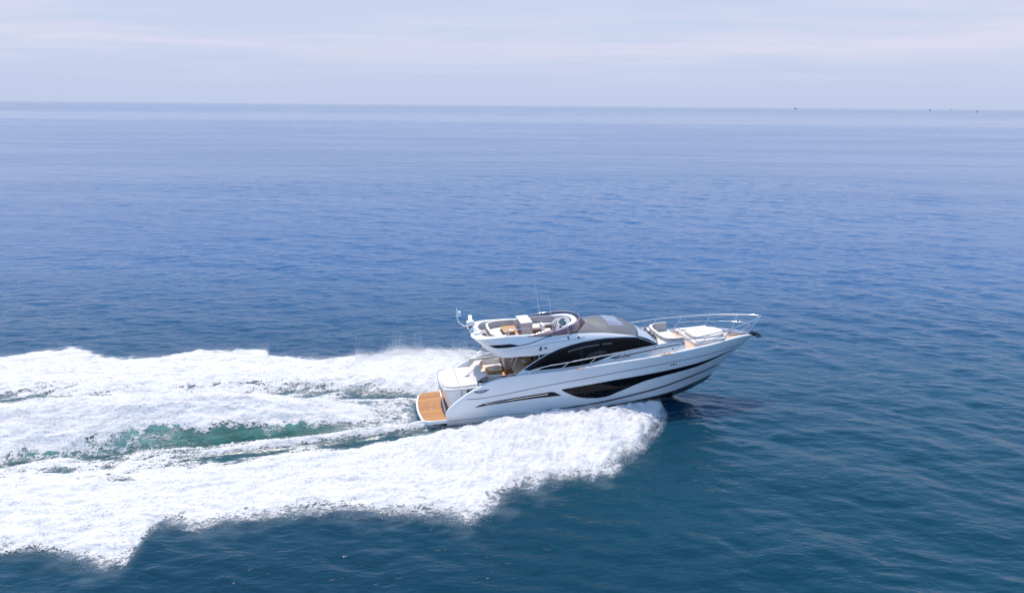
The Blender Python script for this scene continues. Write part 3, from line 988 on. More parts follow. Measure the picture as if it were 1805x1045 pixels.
for yy in (-1.0, -.5, 0, .5, 1.0):
    tube('sunpad_stitch', [[(.05, yy, 2.0), (1.35, yy * .98, 2.0)]], .008, 'cushion_grey', pad, seg=5)
tube('stern_grab_rail', [[(.55, 1.62, 1.93), (.10, 1.52, 1.99), (-.09, 1.1, 2.01), (-.15, .4, 2.01), (-.15, -.5, 2.01), (-.08, -1.1, 1.99), (.0, -1.35, 1.93)]], .02, 'steel', Y, smoothn=30)
# sloping back of the cockpit sofa (also the sunpad headrest)
rp = []
for th in np.linspace(0, 1, 16):
    y = -1.25 + 2.9 * th
    rp.append((y, 1.72 + .25 * math.cos(math.pi * (th * .9 + .05)) ** 2 * 0 + .18 * (1 - (2 * th - 1) ** 2) * -1))
bk0 = np.array([(1.46 + .35 * ((y - .2) / 1.45) ** 2, y, 1.96) for y in np.linspace(-1.25, 1.65, 18)])
bk1 = bk0 + np.array([.38, 0, .26])
bk2 = bk0 + np.array([.62, 0, .34])
bk3 = bk0 + np.array([.78, 0, .30])
bk4 = bk0 + np.array([.84, 0, -.2])
loft('sunpad_headrest', [bk0, bk1, bk2, bk3, bk4], 'cream', Y, both=False, sharp=60)

# ---- cockpit --------------------------------------------------------
prism('cockpit_floor', [(1.9, -2.2), (5.0, -2.2), (5.0, 2.2), (1.9, 2.2)], 1.28, 1.35, 'teakdeck', Y, bevel=0)
ck = empty('cockpit_sofa')
ck.parent = Y
seat = [(2.18, -.62), (3.25, -.62), (3.25, -.12), (2.72, .05), (2.72, 1.5), (3.75, 1.5), (3.75, 2.08), (2.18, 2.08)]
prism('seat_base', [(x, y) for x, y in seat], 1.35, 1.68, 'cream', ck, bevel=.03)
prism('seat', [(x, y) for x, y in seat], 1.68, 1.84, 'cushion', ck, bevel=.05)
bkp = [(3.32, -.74, 0), (2.6, -.76, 0), (2.28, -.66, 0), (2.12, -.35, 0), (2.10, .6, 0), (2.12, 1.6, 0), (2.25, 1.98, 0), (2.6, 2.12, 0), (3.7, 2.12, 0)]
bc = curve3(bkp, 50)


def band(name, path, half, z0, z1, m, parent, top_in=0.0, **kw):
    """upright thick band (a back rest) following a plan path"""
    T = np.gradient(path, axis=0)
    T[:, 2] = 0
    T /= np.linalg.norm(T, axis=1, keepdims=True)
    N = np.stack([-T[:, 1], T[:, 0], 0 * T[:, 0]], 1)
    n = len(path)
    rows = []
    for o_, z in ((-half, z0), (-half + top_in, z1), (half - top_in, z1), (half, z0)):
        r = path + N * o_
        r[:, 2] = z
        rows.append(r)
    vs = [tuple(v) for r in rows for v in r]
    fs = [(j * n + i, j * n + i + 1, (j + 1) % 4 * n + i + 1, (j + 1) % 4 * n + i) for j in range(4) for i in range(n - 1)]
    fs += [tuple(j * n for j in range(4)), tuple(j * n + n - 1 for j in range(4))[::-1]]
    kw.setdefault('bevel', .03)
    return raw(name, vs, fs, m, parent, sharp=50, **kw)


band('backrest', bc, .085, 1.80, 2.14, 'gel_in', ck, .015)
band('back_panel', bc, .075, 1.36, 1.82, 'brown', ck)
tbl = prism('cockpit_table', [(2.80, .36), (3.62, .36), (3.62, 1.20), (2.80, 1.20)], 1.82, 2.0, 'teaktable', Y, bevel=.025)
tube('table_leg', [[(3.2, .78, 1.35), (3.2, .78, 1.83)]], .09, 'steel', tbl, seg=12)
box('table_slab', 3.2, 3.5, .75, 1.15, 2.0, 2.06, 'cushion', tbl, bevel=.02)  # thin cream slab lying on the table top
cb = box('wet_cabinet', 3.86, 4.86, 1.45, 2.18, 1.58, 3.46, 'cream', Y, bevel=.10, seg=4)
box('kickboard', 3.90, 4.84, 1.49, 2.16, 1.34, 1.60, 'teaktable', cb, bevel=.03)
tube('cabinet_knob', [[(4.12, 1.46, 3.02), (4.12, 1.42, 3.02)]], .035, 'rubber', cb)
for sd in (-1, 1):
    # fairing that carries the overhang down to the bulwark
    yy = sd * 2.02
    fr = [(4.05, 2.40), (4.2, 2.62), (4.75, 2.90), (5.05, 3.08), (5.6, 3.30), (5.6, 1.3), (4.4, 1.3), (3.95, 1.9)]
# aft bulkhead: glass doors with frame, seen under the overhang
bh = box('aft_bulkhead', 5.35, 5.42, -1.88, 1.88, 1.34, 3.5, 'glass', Y, bevel=0)
for yy in (-1.84, -.65, .55, 1.84):
    box('door_frame', 5.30, 5.36, yy - .04, yy + .04, 1.35, 3.48, 'steel', bh, bevel=.01)
sr = box('flybridge_stairs', 4.15, 4.45, -.45, .25, 1.60, 1.66, 'teaktable', Y, bevel=.01)
for i in range(1, 7):
    box('tread', 4.15 + .17 * i, 4.45 + .17 * i, -.45, .25, 1.60 + .29 * i, 1.66 + .29 * i, 'teaktable', sr, bevel=.01)
for yy in (-.50, .30):
    tube('stair_rail', [[(3.98, yy, 1.36), (4.02, yy, 2.15), (4.55, yy, 3.45)]], .024, 'steel', sr)
st2 = box('side_deck_step', 3.55, 4.35, -2.12, -1.45, 1.34, 1.66, 'teaktable', Y, bevel=.02)
box('boarding_gate', 3.12, 3.40, -2.20, -2.12, 1.9, 2.42, 'gel_in', Y, bevel=.03)

# ---- decks ----------------------------------------------------------
xs_ = np.linspace(4.0, 18.35, 40)
yo = np.interp(xs_, C3[:, 0], C3[:, 1]) - .02
zo = np.interp(xs_, C3[:, 0], C3[:, 2]) + .06
dk = [np.stack([xs_, yo, zo], 1), np.stack([xs_, yo * .5, zo + .02], 1), np.stack([xs_, yo * 0, zo + .03], 1)]
loft('side_deck', dk, 'teakdeck', Y)

# ---- upper body (saloon shoulder + flybridge skin) -------------------
NS = 110
S0 = curve3([(2.85, 0, 3.62), (2.85, -1.2, 3.6), (2.95, -1.7, 3.56), (3.3, -1.93, 3.5), (4.3, -1.98, 3.46), (5.2, -1.98, 3.43), (5.75, -1.96, 3.47), (6.49, -1.88, 3.66), (7.84, -1.81, 3.90),
             (9.19, -1.78, 3.96), (10.2, -1.79, 3.91), (10.97, -1.80, 3.82)], NS)
S1 = curve3([(2.5, 0, 3.9), (2.5, -1.1, 3.9), (2.65, -1.7, 3.86), (3.2, -1.98, 3.8), (5.2, -2.0, 3.75), (6.5, -1.89, 3.87), (7.84, -1.77, 4.02),
             (9.19, -1.74, 4.03), (10.2, -1.77, 3.945), (10.98, -1.80, 3.835)], NS)
S2 = curve3([(2.12, 0, 4.25), (2.16, -1.3, 4.25), (2.42, -1.8, 4.22), (3.2, -1.96, 4.18), (5.2, -1.92, 4.1), (6.5, -1.78, 4.14), (7.84, -1.67, 4.19),
             (9.19, -1.67, 4.12), (10.2, -1.73, 3.98), (10.99, -1.80, 3.85)], NS)
S3 = curve3([(1.82, 0, 4.52), (1.85, -1.2, 4.52), (2.1, -1.68, 4.57), (2.6, -1.82, 4.59), (3.84, -1.83, 4.55), (5.2, -1.78, 4.47), (6.5, -1.62, 4.36), (7.7, -1.57, 4.30),
             (9.19, -1.59, 4.17), (10.2, -1.69, 4.01), (11.0, -1.79, 3.865)], NS)
upper = loft('upper_body', [S0, S1, S2, S3], 'gel', Y, sharp=40)
# ceiling of the cockpit overhang
ci = [np.stack([S0[:, 0], S0[:, 1], S0[:, 2] + .01], 1)[S0[:, 0] < 6.2], ]
ce = ci[0].copy()
ce[:, 1] = 0
loft('overhang_ceiling', [ci[0], ce], 'gel_in', Y)
E0 = curve3([(1.83, 0, 4.525), (1.86, -1.2, 4.525), (2.11, -1.67, 4.575), (2.6, -1.81, 4.595), (3.84, -1.82, 4.555), (5.2, -1.77, 4.475), (6.3, -1.63, 4.385), (7.1, -1.48, 4.40), (7.72, -1.05, 4.50),
             (8.0, -.5, 4.57), (8.06, 0, 4.59)], NS)
E1 = curve3([(1.9, 0, 4.57), (1.95, -1.15, 4.57), (2.2, -1.6, 4.62), (2.7, -1.73, 4.65), (3.84, -1.75, 4.62), (5.2, -1.70, 4.55), (6.3, -1.56, 4.55), (7.1, -1.38, 4.68), (7.6, -.98, 4.77),
             (7.85, -.5, 4.80), (7.9, 0, 4.81)], NS)
E2 = curve3([(2.42, 0, 4.57), (2.42, -1.0, 4.57), (2.68, -1.42, 4.61), (3.15, -1.55, 4.63), (3.9, -1.57, 4.60), (5.2, -1.53, 4.53), (6.3, -1.40, 4.54), (6.95, -1.18, 4.66), (7.35, -.85, 4.74),
             (7.58, -.4, 4.77), (7.63, 0, 4.78)], NS)
E3 = E2 + np.array([0, 0, 0])
E3[:, 2] = 3.86
E3[:, 1] *= .985
loft('flybridge_coaming', [E0, E1, E2, E3], 'gel_in', Y, sharp=45)
fl_ = [(p[0], p[1]) for p in E2[::3]] + [(p[0], -p[1]) for p in E2[::-1][::3]]
prism('flybridge_floor', fl_, 3.80, 3.88, 'teakdeck', Y, bevel=0)

# roof skin: from the shoulder line up to the crown
iS = np.where(S3[:, 0] > 6.2)[0]
side = S3[iS]
fr_e = curve3([(11.0, -1.79, 3.865), (11.22, -1.2, 3.89), (11.34, -.6, 3.90), (11.38, 0, 3.905)], 24)
RA = np.vstack([side, fr_e[1:]])
iE = np.where(E0[:, 0] > 6.2)[0]
RB0 = E0[iE]
crown = curve3([(8.06, 0, 4.59), (8.65, 0, 4.66), (9.62, 0, 4.54), (10.29, 0, 4.38), (10.95, 0, 4.12), (11.38, 0, 3.905)], 60)
RB = np.vstack([RB0, crown[1:]])


def resamp(A, n):
    return curve3(A[::1], n)


nA, nB = 150, 150
RA_, RB_ = resamp(RA, nA), resamp(RB, nB)
# speed up the inner row so that its ring part pairs with the first part of the shoulder
rows = []
for k in range(13):
    s_ = k / 12
    r = RA_ * (1 - s_) + RB_ * s_
    zf = 1 - (1 - s_) ** 2.3
    r[:, 2] = RA_[:, 2] * (1 - zf) + RB_[:, 2] * zf
    rows.append(r)
roof = loft('roof', rows, 'roof', Y, sharp=50)
rb_ = None
bmr = bmesh.new(); bmr.from_mesh(roof.data); rb_ = BVHTree.FromBMesh(bmr); bmr.free()


def on_roof(x, y, dz=0.0):
    h = rb_.ray_cast(Vector((x, y, 8)), Vector((0, 0, -1)))
    return (x, y, (h[0].z if h[0] is not None else 4.3) + dz)


def roof_panel(name, cor, m, parent, n=10, dz=.012):
    c_ = [np.array(q, float) for q in cor]
    vs, fs = [], []
    for lay in (dz, -.02):
        for j in range(n + 1):
            for i in range(n + 1):
                a, b = i / n, j / n
                p = (c_[0] * (1 - a) + c_[1] * a) * (1 - b) + (c_[3] * (1 - a) + c_[2] * a) * b
                vs.append(on_roof(p[0], p[1], lay))
    N_ = (n + 1) ** 2
    for j in range(n):
        for i in range(n):
            a = j * (n + 1) + i
            fs.append((a, a + 1, a + n + 2, a + n + 1))
            fs.append((N_ + a, N_ + a + n + 1, N_ + a + n + 2, N_ + a + 1))
    for i in range(n):
        for a, b in ((i, i + 1), (n * (n + 1) + i, n * (n + 1) + i + 1), (i * (n + 1), (i + 1) * (n + 1)), (i * (n + 1) + n, (i + 1) * (n + 1) + n)):
            fs.append((a, b, N_ + b, N_ + a))
    return raw(name, vs, fs, m, parent, sharp=50)


roof_panel('sunroof', [(9.55, -1.12), (10.42, -1.12), (10.42, 1.05), (9.55, 1.05)], 'sunroof', Y)


def text(name, s, size, mt, parent, loc, rot, depth=.012, spacing=1.0, shear=0.0):
    cu = D.curves.new(name, 'FONT')
    cu.body = s
    cu.size = size
    cu.extrude = depth
    cu.space_character = spacing
    cu.shear = shear
    cu.offset = size * .03
    tmp = D.objects.new('tmp', cu)
    COL.objects.link(tmp)
    bpy.context.view_layer.update()
    me = D.meshes.new_from_object(tmp.evaluated_get(bpy.context.evaluated_depsgraph_get()))
    D.objects.remove(tmp)
    me.name = name
    me.materials.clear()
    me.materials.append(M[mt])
    o = D.objects.new(name, me)
    link(o, parent)
    o.location = loc
    o.rotation_euler = rot
    return o


p_ = on_roof(8.42, -.32, .012)
text('roof_lettering', 'PRINCESS', .13, 'letter', Y, p_, (math.radians(12), math.radians(5), 0), spacing=1.1)
text('model_badge', 'S', .27, 'stripe', Y, (5.32, -2.012, 3.70), (math.radians(90), 0, 0), depth=.02, shear=.3)
text('model_badge', '62', .12, 'stripe', Y, (5.60, -2.008, 3.76), (math.radians(90), 0, 0), depth=.02, shear=.3, spacing=1.3)

ub = bvh_of(upper)
for sd in (-1, 1):
    patch('side_recess', [(2.62, 4.225), (2.85, 4.10), (3.05, 4.06), (3.6, 4.05), (4.3, 4.075)], [(2.62, 4.235), (3.0, 4.235), (3.75, 4.225), (4.0, 4.17), (4.3, 4.09)], 'frame', Y, ub, sd, off=.008, nx=40, nz=2, smooth_pts=False)
    strip('coaming_groove', [(4.2, 4.08), (4.7, 4.12), (5.1, 4.18), (5.5, 4.27), (5.85, 4.335), (6.15, 4.36)], .038, 'stripe', Y, ub, side=sd, off=.008)
    strip('body_crease', [(4.0, 3.93), (5.5, 3.99), (6.8, 4.04), (8.0, 4.10)], .016, 'seam', Y, ub, side=sd, off=.006)
    for vx, vz in ((7.05, 4.17), (7.62, 4.12)):
        patch('aerial_socket' if vx < 7.2 else 'side_light', [(vx - .05, vz - .06), (vx + .05, vz - .06)], [(vx - .05, vz + .06), (vx + .05, vz + .06)], 'rubber', Y, ub, sd, off=.03, nx=4, nz=2, smooth_pts=False)

# ---- cabin sides -----------------------------------------------------
NC = 120
T0 = curve3([(3.95, -2.0, 2.34), (4.1, -1.99, 2.52), (4.3, -1.98, 2.66), (4.69, -1.96, 2.89), (5.0, -1.95, 3.06), (5.37, -1.94, 3.25), (5.85, -1.93, 3.47), (6.49, -1.88, 3.67), (7.84, -1.81, 3.905), (9.19, -1.78, 3.965), (10.2, -1.79, 3.915),
             (10.98, -1.80, 3.825), (11.5, -1.82, 3.58), (11.97, -1.83, 3.36), (12.2, -1.80, 3.25), (12.7, -1.74, 3.22), (13.3, -1.69, 3.21), (13.86, -1.64, 3.16)], NC)
tx = T0[:, 0]
wl = lambda z_off, yb: np.stack([tx, np.interp(tx, [3.9, 8, 11, 12.5, 13.9], yb), np.interp(tx, [3.9, 8, 11, 12.5, 13.9], [2.34, 2.36, 2.42, 2.50, 2.56]) + z_off], 1)
B0 = wl(0, [-2.03, -2.05, -1.98, -1.92, -1.76])
mid = T0 * .5 + B0 * .5
mid[:, 1] -= .03
q1_ = T0 * .8 + B0 * .2
q1_[:, 1] -= .015
cabin = loft('cabin_side', [T0, q1_, mid, B0], 'gel', Y, sharp=45)
cbv = bvh_of(cabin)
for sd in (-1, 1):
    top_o = [(4.42, 2.70), (4.69, 2.85), (5.0, 3.02), (5.37, 3.21), (5.85, 3.43), (6.49, 3.63), (7.2, 3.78), (7.84, 3.865), (8.6, 3.915), (9.19, 3.925), (10.2, 3.875), (10.95, 3.795), (11.5, 3.55), (11.97, 3.33), (12.12, 3.265)]
    bot_o = [(4.42, 2.69), (4.65, 2.64), (5.5, 2.585), (6.2, 2.57), (6.86, 2.575), (7.76, 2.61), (8.2, 2.65), (8.57, 2.72), (8.85, 2.79), (9.12, 2.87), (9.4, 2.96), (9.72, 3.055), (10.3, 3.12), (11.0, 3.18), (12.12, 3.245)]
    cw = patch('cabin_window', bot_o, top_o, 'frame', Y, cbv, sd, off=.012, nx=150, nz=8, smooth_pts=False, sharp=30)

    def top_i(x, d=.15):
        return float(np.interp(x, [a for a, b in top_o], [b for a, b in top_o])) - d

    def bot_i(x, d=.015):
        return float(np.interp(x, [a for a, b in bot_o], [b for a, b in bot_o])) + d
    for a, b in ((5.15, 7.62), (7.80, 9.55), (9.60, 11.05), (11.12, 11.80)):
        xx = np.linspace(a, b, 14)
        dd = .17 if a < 9 else (.17 if a < 11 else .07)
        patch('pane', [(x, bot_i(x)) for x in xx], [(x, max(top_i(x, dd), bot_i(x) + .01)) for x in xx], 'glass', cw, cbv, sd, off=.022, nx=36, nz=4, smooth_pts=False, sharp=30)
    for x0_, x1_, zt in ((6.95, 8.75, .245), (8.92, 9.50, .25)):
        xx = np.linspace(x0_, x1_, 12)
        patch('pane_reflection', [(x, top_i(x, zt + .085)) for x in xx], [(x, top_i(x, zt)) for x in xx], 'pane_refl', cw, cbv, sd, off=.028, nx=16, nz=1, smooth_pts=False)  # painted reflection bars, laid on the outer face of the panes
    patch('seat_shape_on_glass', [(7.9, 2.98), (8.2, 2.96), (9.0, 3.12), (9.2, 3.2)], [(7.9, 3.0), (8.1, 3.18), (8.8, 3.30), (9.2, 3.22)], 'glass2', cw, cbv, sd, off=.028, nx=20, nz=2, smooth_pts=False)  # flat seat-like shape on the outer face of the pane
    strip('window_trim', [(9.45, 2.985), (9.75, 3.035), (10.3, 3.10), (11.0, 3.16), (12.15, 3.225)], .022, 'steel', cw, cbv, side=sd, off=.03)
    strip('coachroof_groove', [(9.35, 2.80), (9.6, 2.835), (10.36, 2.88), (11.19, 2.95), (12.19, 3.03), (13.2, 3.065), (13.84, 3.085)], .05, 'stripe', Y, cbv, side=sd, off=.010, nx=70)
    strip('grab_rail', [(9.5, 2.77), (9.9, 2.79), (10.5, 2.80)], .03, 'stripe', Y, cbv, side=sd, off=.03, nx=12)
    strip('side_locker_seam', [(10.1, 2.56), (10.9, 2.585)], .014, 'seam', Y, cbv, side=sd, off=.006, nx=12)
    patch('courtesy_light', [(13.02, 2.86), (13.12, 2.865)], [(13.02, 2.92), (13.12, 2.925)], 'rubber', Y, cbv, sd, off=.015, nx=4, nz=2, smooth_pts=False)

# ---- windscreen ------------------------------------------------------
W0 = curve3([(11.0, -1.79, 3.855), (11.22, -1.2, 3.88), (11.34, -.6, 3.89), (11.38, 0, 3.895)], 30)
W2 = curve3([(12.13, -1.81, 3.27), (12.30, -1.35, 3.285), (12.38, -.8, 3.295), (12.42, 0, 3.30)], 30)
W1 = (W0 + W2) / 2 + np.array([.03, 0, .05])
scr = loft('windscreen', [W0, W1, W2], 'screenglass', Y, sharp=60)
tube('roof_front_trim', [[tuple(p) for p in W0 + np.array([-.05, 0, .03])] + [tuple(p) for p in mir(W0 + np.array([-.05, 0, .03]))[::-1]]], .045, 'rubber', scr, seg=6)
tube('windscreen_gasket', [[tuple(p) for p in W2] + [tuple(p) for p in mir(W2)[::-1]]], .03, 'rubber', scr, seg=6)
tube('screen_pillar', [[tuple(W0[0]), tuple(W1[0]), tuple(W2[0])]], .035, 'frame', scr, seg=6)
tube('screen_pillar', [[tuple(mir(W0)[0]), tuple(mir(W1)[0]), tuple(mir(W2)[0])]], .035, 'frame', scr, seg=6)
for y0, y1 in ((.98, .35), (.30, -.45), (-.35, -1.25)):
    xb = 12.30 - .05 * abs(y0)
    wp = tube('wiper', [[(12.40, y0, 3.38), (12.34, (y0 + y1) / 2, 3.45), (12.30, y1, 3.44)]], .035, 'rubber', Y)
    tube('wiper_blade', [[(12.24, (y0 + y1) / 2 + .05, 3.50), (12.30, y1 - .12, 3.46)]], .028, 'rubber', wp)
    box('wiper_motor', 12.36, 12.50, y0 - .05, y0 + .05, 3.32, 3.40, 'rubber', wp, bevel=.015)

# ---- coachroof top and forward lounge --------------------------------
ct = [(12.0, -1.74), (12.7, -1.70), (13.3, -1.66), (13.86, -1.60), (13.86, -1.40), (13.0, -1.36), (12.80, -1.1), (12.72, -.6), (12.70, 0)]
ctp = ct + [(x, -y) for x, y in ct[-2::-1]]
# closing: back along the windscreen base
wb_ = [(p[0] + .01, p[1]) for p in W2]
outl = ct + [(x, -y) for x, y in ct[-2:0:-1]] + [(12.15, 1.76)] + [(x, -y) for x, y in wb_[1:]] + [(x, y) for x, y in wb_[-2:0:-1]] + [(12.15, -1.76)]
outl = [p for i, p in enumerate(outl) if i == 0 or math.dist(p, outl[i - 1]) > .01]
outl = [p for p in outl if p != (12.0, -1.74)]
prism('coachroof', outl, lambda x, y: 2.9, lambda x, y: float(np.interp(x, [12.3, 12.6, 13.9], [3.22, 3.19, 3.15])) + .08 * (1 - (y / 1.75) ** 2) * float(np.interp(x, [12.4, 12.8], [1, .1])), 'gel_in', Y, bevel=.02)
lg = empty('bow_lounge')
lg.parent = Y
prism('seat_base', [(12.6, -1.45), (13.85, -1.5), (13.85, -.25), (14.05, .15), (14.05, 1.5), (12.6, 1.45)], 2.5, 2.86, 'gel_in', lg, bevel=.04)
prism('seat', [(12.8, -1.32), (13.72, -1.34), (13.82, -.3), (14.08, .15), (14.08, 1.42), (12.8, 1.34)], 2.85, 2.99, 'cushion', lg, bevel=.05)
ub_ = curve3([(13.84, -1.50, 0), (13.2, -1.50, 0), (12.92, -1.36, 0), (12.80, -1.0, 0), (12.75, 0, 0), (12.80, 1.0, 0), (12.92, 1.36, 0), (13.12, 1.46, 0)], 50)
band('backrest', ub_, .12, 2.95, 3.42, 'cushion_grey', lg, .03, bevel=.05)
ub2 = ub_.copy()
band('backrest_top', ub2, .09, 3.40, 3.435, 'cushion', lg, .01, bevel=.02)
band('headrest', curve3([(13.12, 1.42, 0), (13.5, 1.44, 0), (13.9, 1.42, 0)], 10), .12, 2.98, 3.50, 'cushion_grey', lg, .03, bevel=.04)
box('side_cushion', 14.55, 15.25, 1.28, 1.75, 2.62, 2.95, 'cushion', lg, bevel=.12, seg=5)

tk = [(14.60, -1.22), (14.75, -1.42), (15.6, -1.36), (16.45, -1.12), (16.75, -.85), (16.95, 0)]
tkp = tk + [(x, -y) for x, y in tk[-2::-1]]
trunk = prism('foredeck_trunk', tkp, 2.50, 2.93, 'gel_in', Y, bevel=.05, seg=4)
prism('trunk_groove', [(14.58 + (x - 14.58) * 1.004, y * 1.012) for x, y in tkp], 2.80, 2.825, 'stripe', trunk, bevel=0)
sd_ = [(14.72, 0), (14.76, -.55), (14.98, -.92), (15.45, -1.0), (16.3, -.86), (16.68, -.6), (16.86, 0)]
sdp = sd_ + [(x, -y) for x, y in sd_[-2:0:-1]]
prism('sunpad_base', [(14.66 + (x - 14.7) * 1.02, y * 1.04) for x, y in sdp], 2.92, 3.02, 'cushion_grey', trunk, bevel=.03)
fp = prism('foredeck_sunpad', sdp, 3.0, 3.13, 'cushion', Y, bevel=.05, seg=4)
tube('pad_seam', [[(15.45, -.97, 3.132), (15.48, 0, 3.135), (15.45, .97, 3.132)], [(14.75, 0, 3.132), (16.8, 0, 3.132)]], .010, 'cushion_grey', fp, seg=6)
box('side_coaming', 14.70, 16.40, -1.38, -1.08, 2.90, 3.05, 'gel_in', trunk, bevel=.04)
box('side_coaming', 14.70, 16.40, 1.08, 1.38, 2.90, 3.05, 'gel_in', trunk, bevel=.04)

# ---- bow gear --------------------------------------------------------
wl_ = tube('windlass', [[(17.35, 0.05, 2.62), (17.35, 0.05, 2.84)]], .11, 'steel', Y, seg=16)
tube('windlass_drum', [[(17.35, .05, 2.84), (17.35, .05, 2.90)]], .075, 'rubber', wl_, seg=14)
tube('anchor_chain', [[(17.45, .02, 2.70), (18.0, 0, 2.72), (18.7, 0, 2.72)]], .03, 'galv', Y, seg=6)
for sd in (-1, 1):
    for cx_, cy_ in ((17.15, .80), (17.75, .52)):
        clt = tube('bow_cleat', [[(cx_ - .13, sd * cy_, 2.78), (cx_ + .13, sd * (cy_ - .05), 2.78)]], .025, 'steel', Y)
        tube('cleat_foot', [[(cx_, sd * cy_, 2.60), (cx_, sd * cy_, 2.78)]], .03, 'steel', clt)
an = box('anchor_roller', 18.62, 19.02, -.09, .09, 2.60, 2.72, 'galv', Y, bevel=.02)
anc = tube('anchor', [[(18.70, 0, 2.78), (19.10, 0, 2.66), (19.28, 0, 2.52)]], .05, 'galv', Y, seg=8)
raw('anchor_fluke', [(19.0, 0, 2.74), (19.36, -.28, 2.50), (19.42, 0, 2.38), (19.36, .28, 2.50), (18.92, -.30, 2.46), (18.92, .30, 2.46), (19.1, 0, 2.44)],
    [(0, 1, 4), (0, 5, 3), (1, 2, 6), (2, 3, 6), (0, 4, 6), (0, 6, 5), (1, 6, 4), (3, 5, 6), (0, 2, 1), (0, 3, 2)], 'galv', anc, smooth=False)

# ---- rails -----------------------------------------------------------
RL = np.array([(4.55, -2.33, 2.50), (4.75, -2.34, 2.70), (5.1, -2.35, 2.79), (6.84, -2.36, 2.96), (8.46, -2.37, 3.10), (10.1, -2.37, 3.24), (12.0, -2.36, 3.40), (13.6, -2.25, 3.49), (15.4, -1.95, 3.57),
               (16.9, -1.50, 3.63), (18.3, -.78, 3.68), (19.05, -.30, 3.70), (19.32, 0, 3.70)])
rc = curve3(RL, 90)
full = [tuple(p) for p in rc] + [tuple(p) for p in mir(rc)[-2::-1]]
rail = tube('bow_rail', [full], .030, 'steel', Y, seg=8)
MR = curve3([(14.95, -2.02, 3.20), (16.3, -1.62, 3.25), (17.4, -1.10, 3.28), (18.3, -.45, 3.30), (18.62, 0, 3.31)], 40)
tube('mid_rail', [[tuple(p) for p in MR] + [tuple(p) for p in mir(MR)[-2::-1]]], .022, 'steel', rail, seg=8)
for topx in (5.25, 6.85, 8.50, 10.2, 11.9, 13.6, 15.15, 16.75, 18.15):
    lean = float(np.interp(topx, [5, 8, 16, 18.2], [.42, .60, .62, .40]))
    i = int(np.argmin(np.abs(rc[:, 0] - topx)))
    fx = topx - lean
    fy = float(np.interp(fx, C1[:, 0], C1[:, 1]))
    fz = float(np.interp(fx, C1[:, 0], C1[:, 2]))
    for sd in (1, -1):
        tube('stanchion', [[(fx, fy * sd, fz - .02), (rc[i, 0], rc[i, 1] * sd, rc[i, 2])]], .020, 'steel', rail, seg=8)
tube('stanchion', [[(18.35, -.16, 2.7), (19.30, -.03, 3.68)]], .022, 'steel', rail)
tube('stanchion', [[(18.35, .16, 2.7), (19.30, .03, 3.68)]], .022, 'steel', rail)
for sd in (-1, 1):
    tube('quarter_rail', [[(.95, sd * 2.30, 1.66), (1.0, sd * 2.34, 1.86), (2.0, sd * 2.35, 2.34), (2.6, sd * 2.35, 2.56), (2.9, sd * 2.34, 2.50)]] if sd > 0 else [[(3.42, -2.3, 2.44), (3.5, -2.32, 2.60), (3.9, -2.3, 2.66), (4.0, -2.28, 2.5)]], .018, 'steel', Y)
    tube('overhang_strut', [[(2.75, sd * 1.98, 2.45), (3.02, sd * 1.80, 3.56)]] if sd > 0 else [[(3.0, sd * 2.2, 2.40), (3.02, sd * 2.2, 2.46)]], .022, 'steel', Y)

# ---- flybridge fittings ----------------------------------------------
E2l = E2[(E2[:, 0] > 4.75)]
wsb = curve3([(4.75, -1.80, 4.50), (5.5, -1.76, 4.44), (6.5, -1.66, 4.37), (7.2, -1.58, 4.37), (7.9, -1.25, 4.44), (8.25, -.7, 4.54), (8.36, 0, 4.60)], 60)
wst = curve3([(4.95, -1.80, 4.53), (5.5, -1.80, 4.65), (6.3, -1.76, 4.73), (7.0, -1.64, 4.80), (7.6, -1.31, 4.86), (7.99, -.7, 4.90), (8.11, 0, 4.91)], 60)
wsm = (wsb + wst) / 2
wsm[:, 1] -= .03
ws = loft('wind_deflector', [wsb, wsm, wst], 'acrylic', Y, sharp=60)
tube('deflector_rail', [[tuple(p) for p in wst] + [tuple(p) for p in mir(wst)[-2::-1]]], .020, 'steel', ws, seg=6)
tube('deflector_base', [[tuple(p) for p in wsb + np.array([0, 0, .0])] + [tuple(p) for p in mir(wsb)[-2::-1]]], .026, 'rubber', ws, seg=6)
for bx in (6.3, 7.25):
    i = int(np.argmin(np.abs(wst[:, 0] - bx)))
    for sd in (1, -1):
        tube('deflector_strut', [[tuple(wsb[i] * (1, sd, 1)), tuple(wst[i] * (1, sd, 1))]], .016, 'rubber', ws, seg=5)

# aft sofa with table
fs_ = empty('flybridge_sofa')
fs_.parent = Y
prism('seat_base', [(2.95, -1.38), (3.35, -1.38), (3.62, -.4), (3.62, 1.0), (4.55, 1.0), (4.55, 1.45), (2.95, 1.45)], 3.87, 4.13, 'gel_in', fs_, bevel=.03)
prism('seat', [(2.95, -1.38), (3.35, -1.38), (3.66, -.4), (3.66, .98), (4.55, .98), (4.55, 1.42), (2.95, 1.42)], 4.13, 4.25, 'cushion', fs_, bevel=.045)
band('backrest', curve3([(3.7, -1.47, 0), (3.2, -1.44, 0), (2.98, -1.15, 0), (2.90, -.4, 0), (2.90, .6, 0), (3.0, 1.2, 0), (3.3, 1.42, 0), (4.5, 1.45, 0)], 44), .09, 4.1, 4.60, 'cushion_grey', fs_, .02, bevel=.04)
band('backrest_top', curve3([(3.7, -1.47, 0), (3.2, -1.44, 0), (2.98, -1.15, 0), (2.90, -.4, 0), (2.90, .6, 0), (3.0, 1.2, 0), (3.3, 1.42, 0), (4.5, 1.45, 0)], 44), .075, 4.59, 4.625, 'cushion', fs_, .01, bevel=.02)
box('stowage_hatch', 2.52, 2.74, -.45, .15, 3.95, 4.36, 'rubber', Y, bevel=.03)
box('stowage_shelf', 2.45, 2.82, -1.05, 1.05, 3.88, 4.30, 'cushion_grey', Y, bevel=.02)
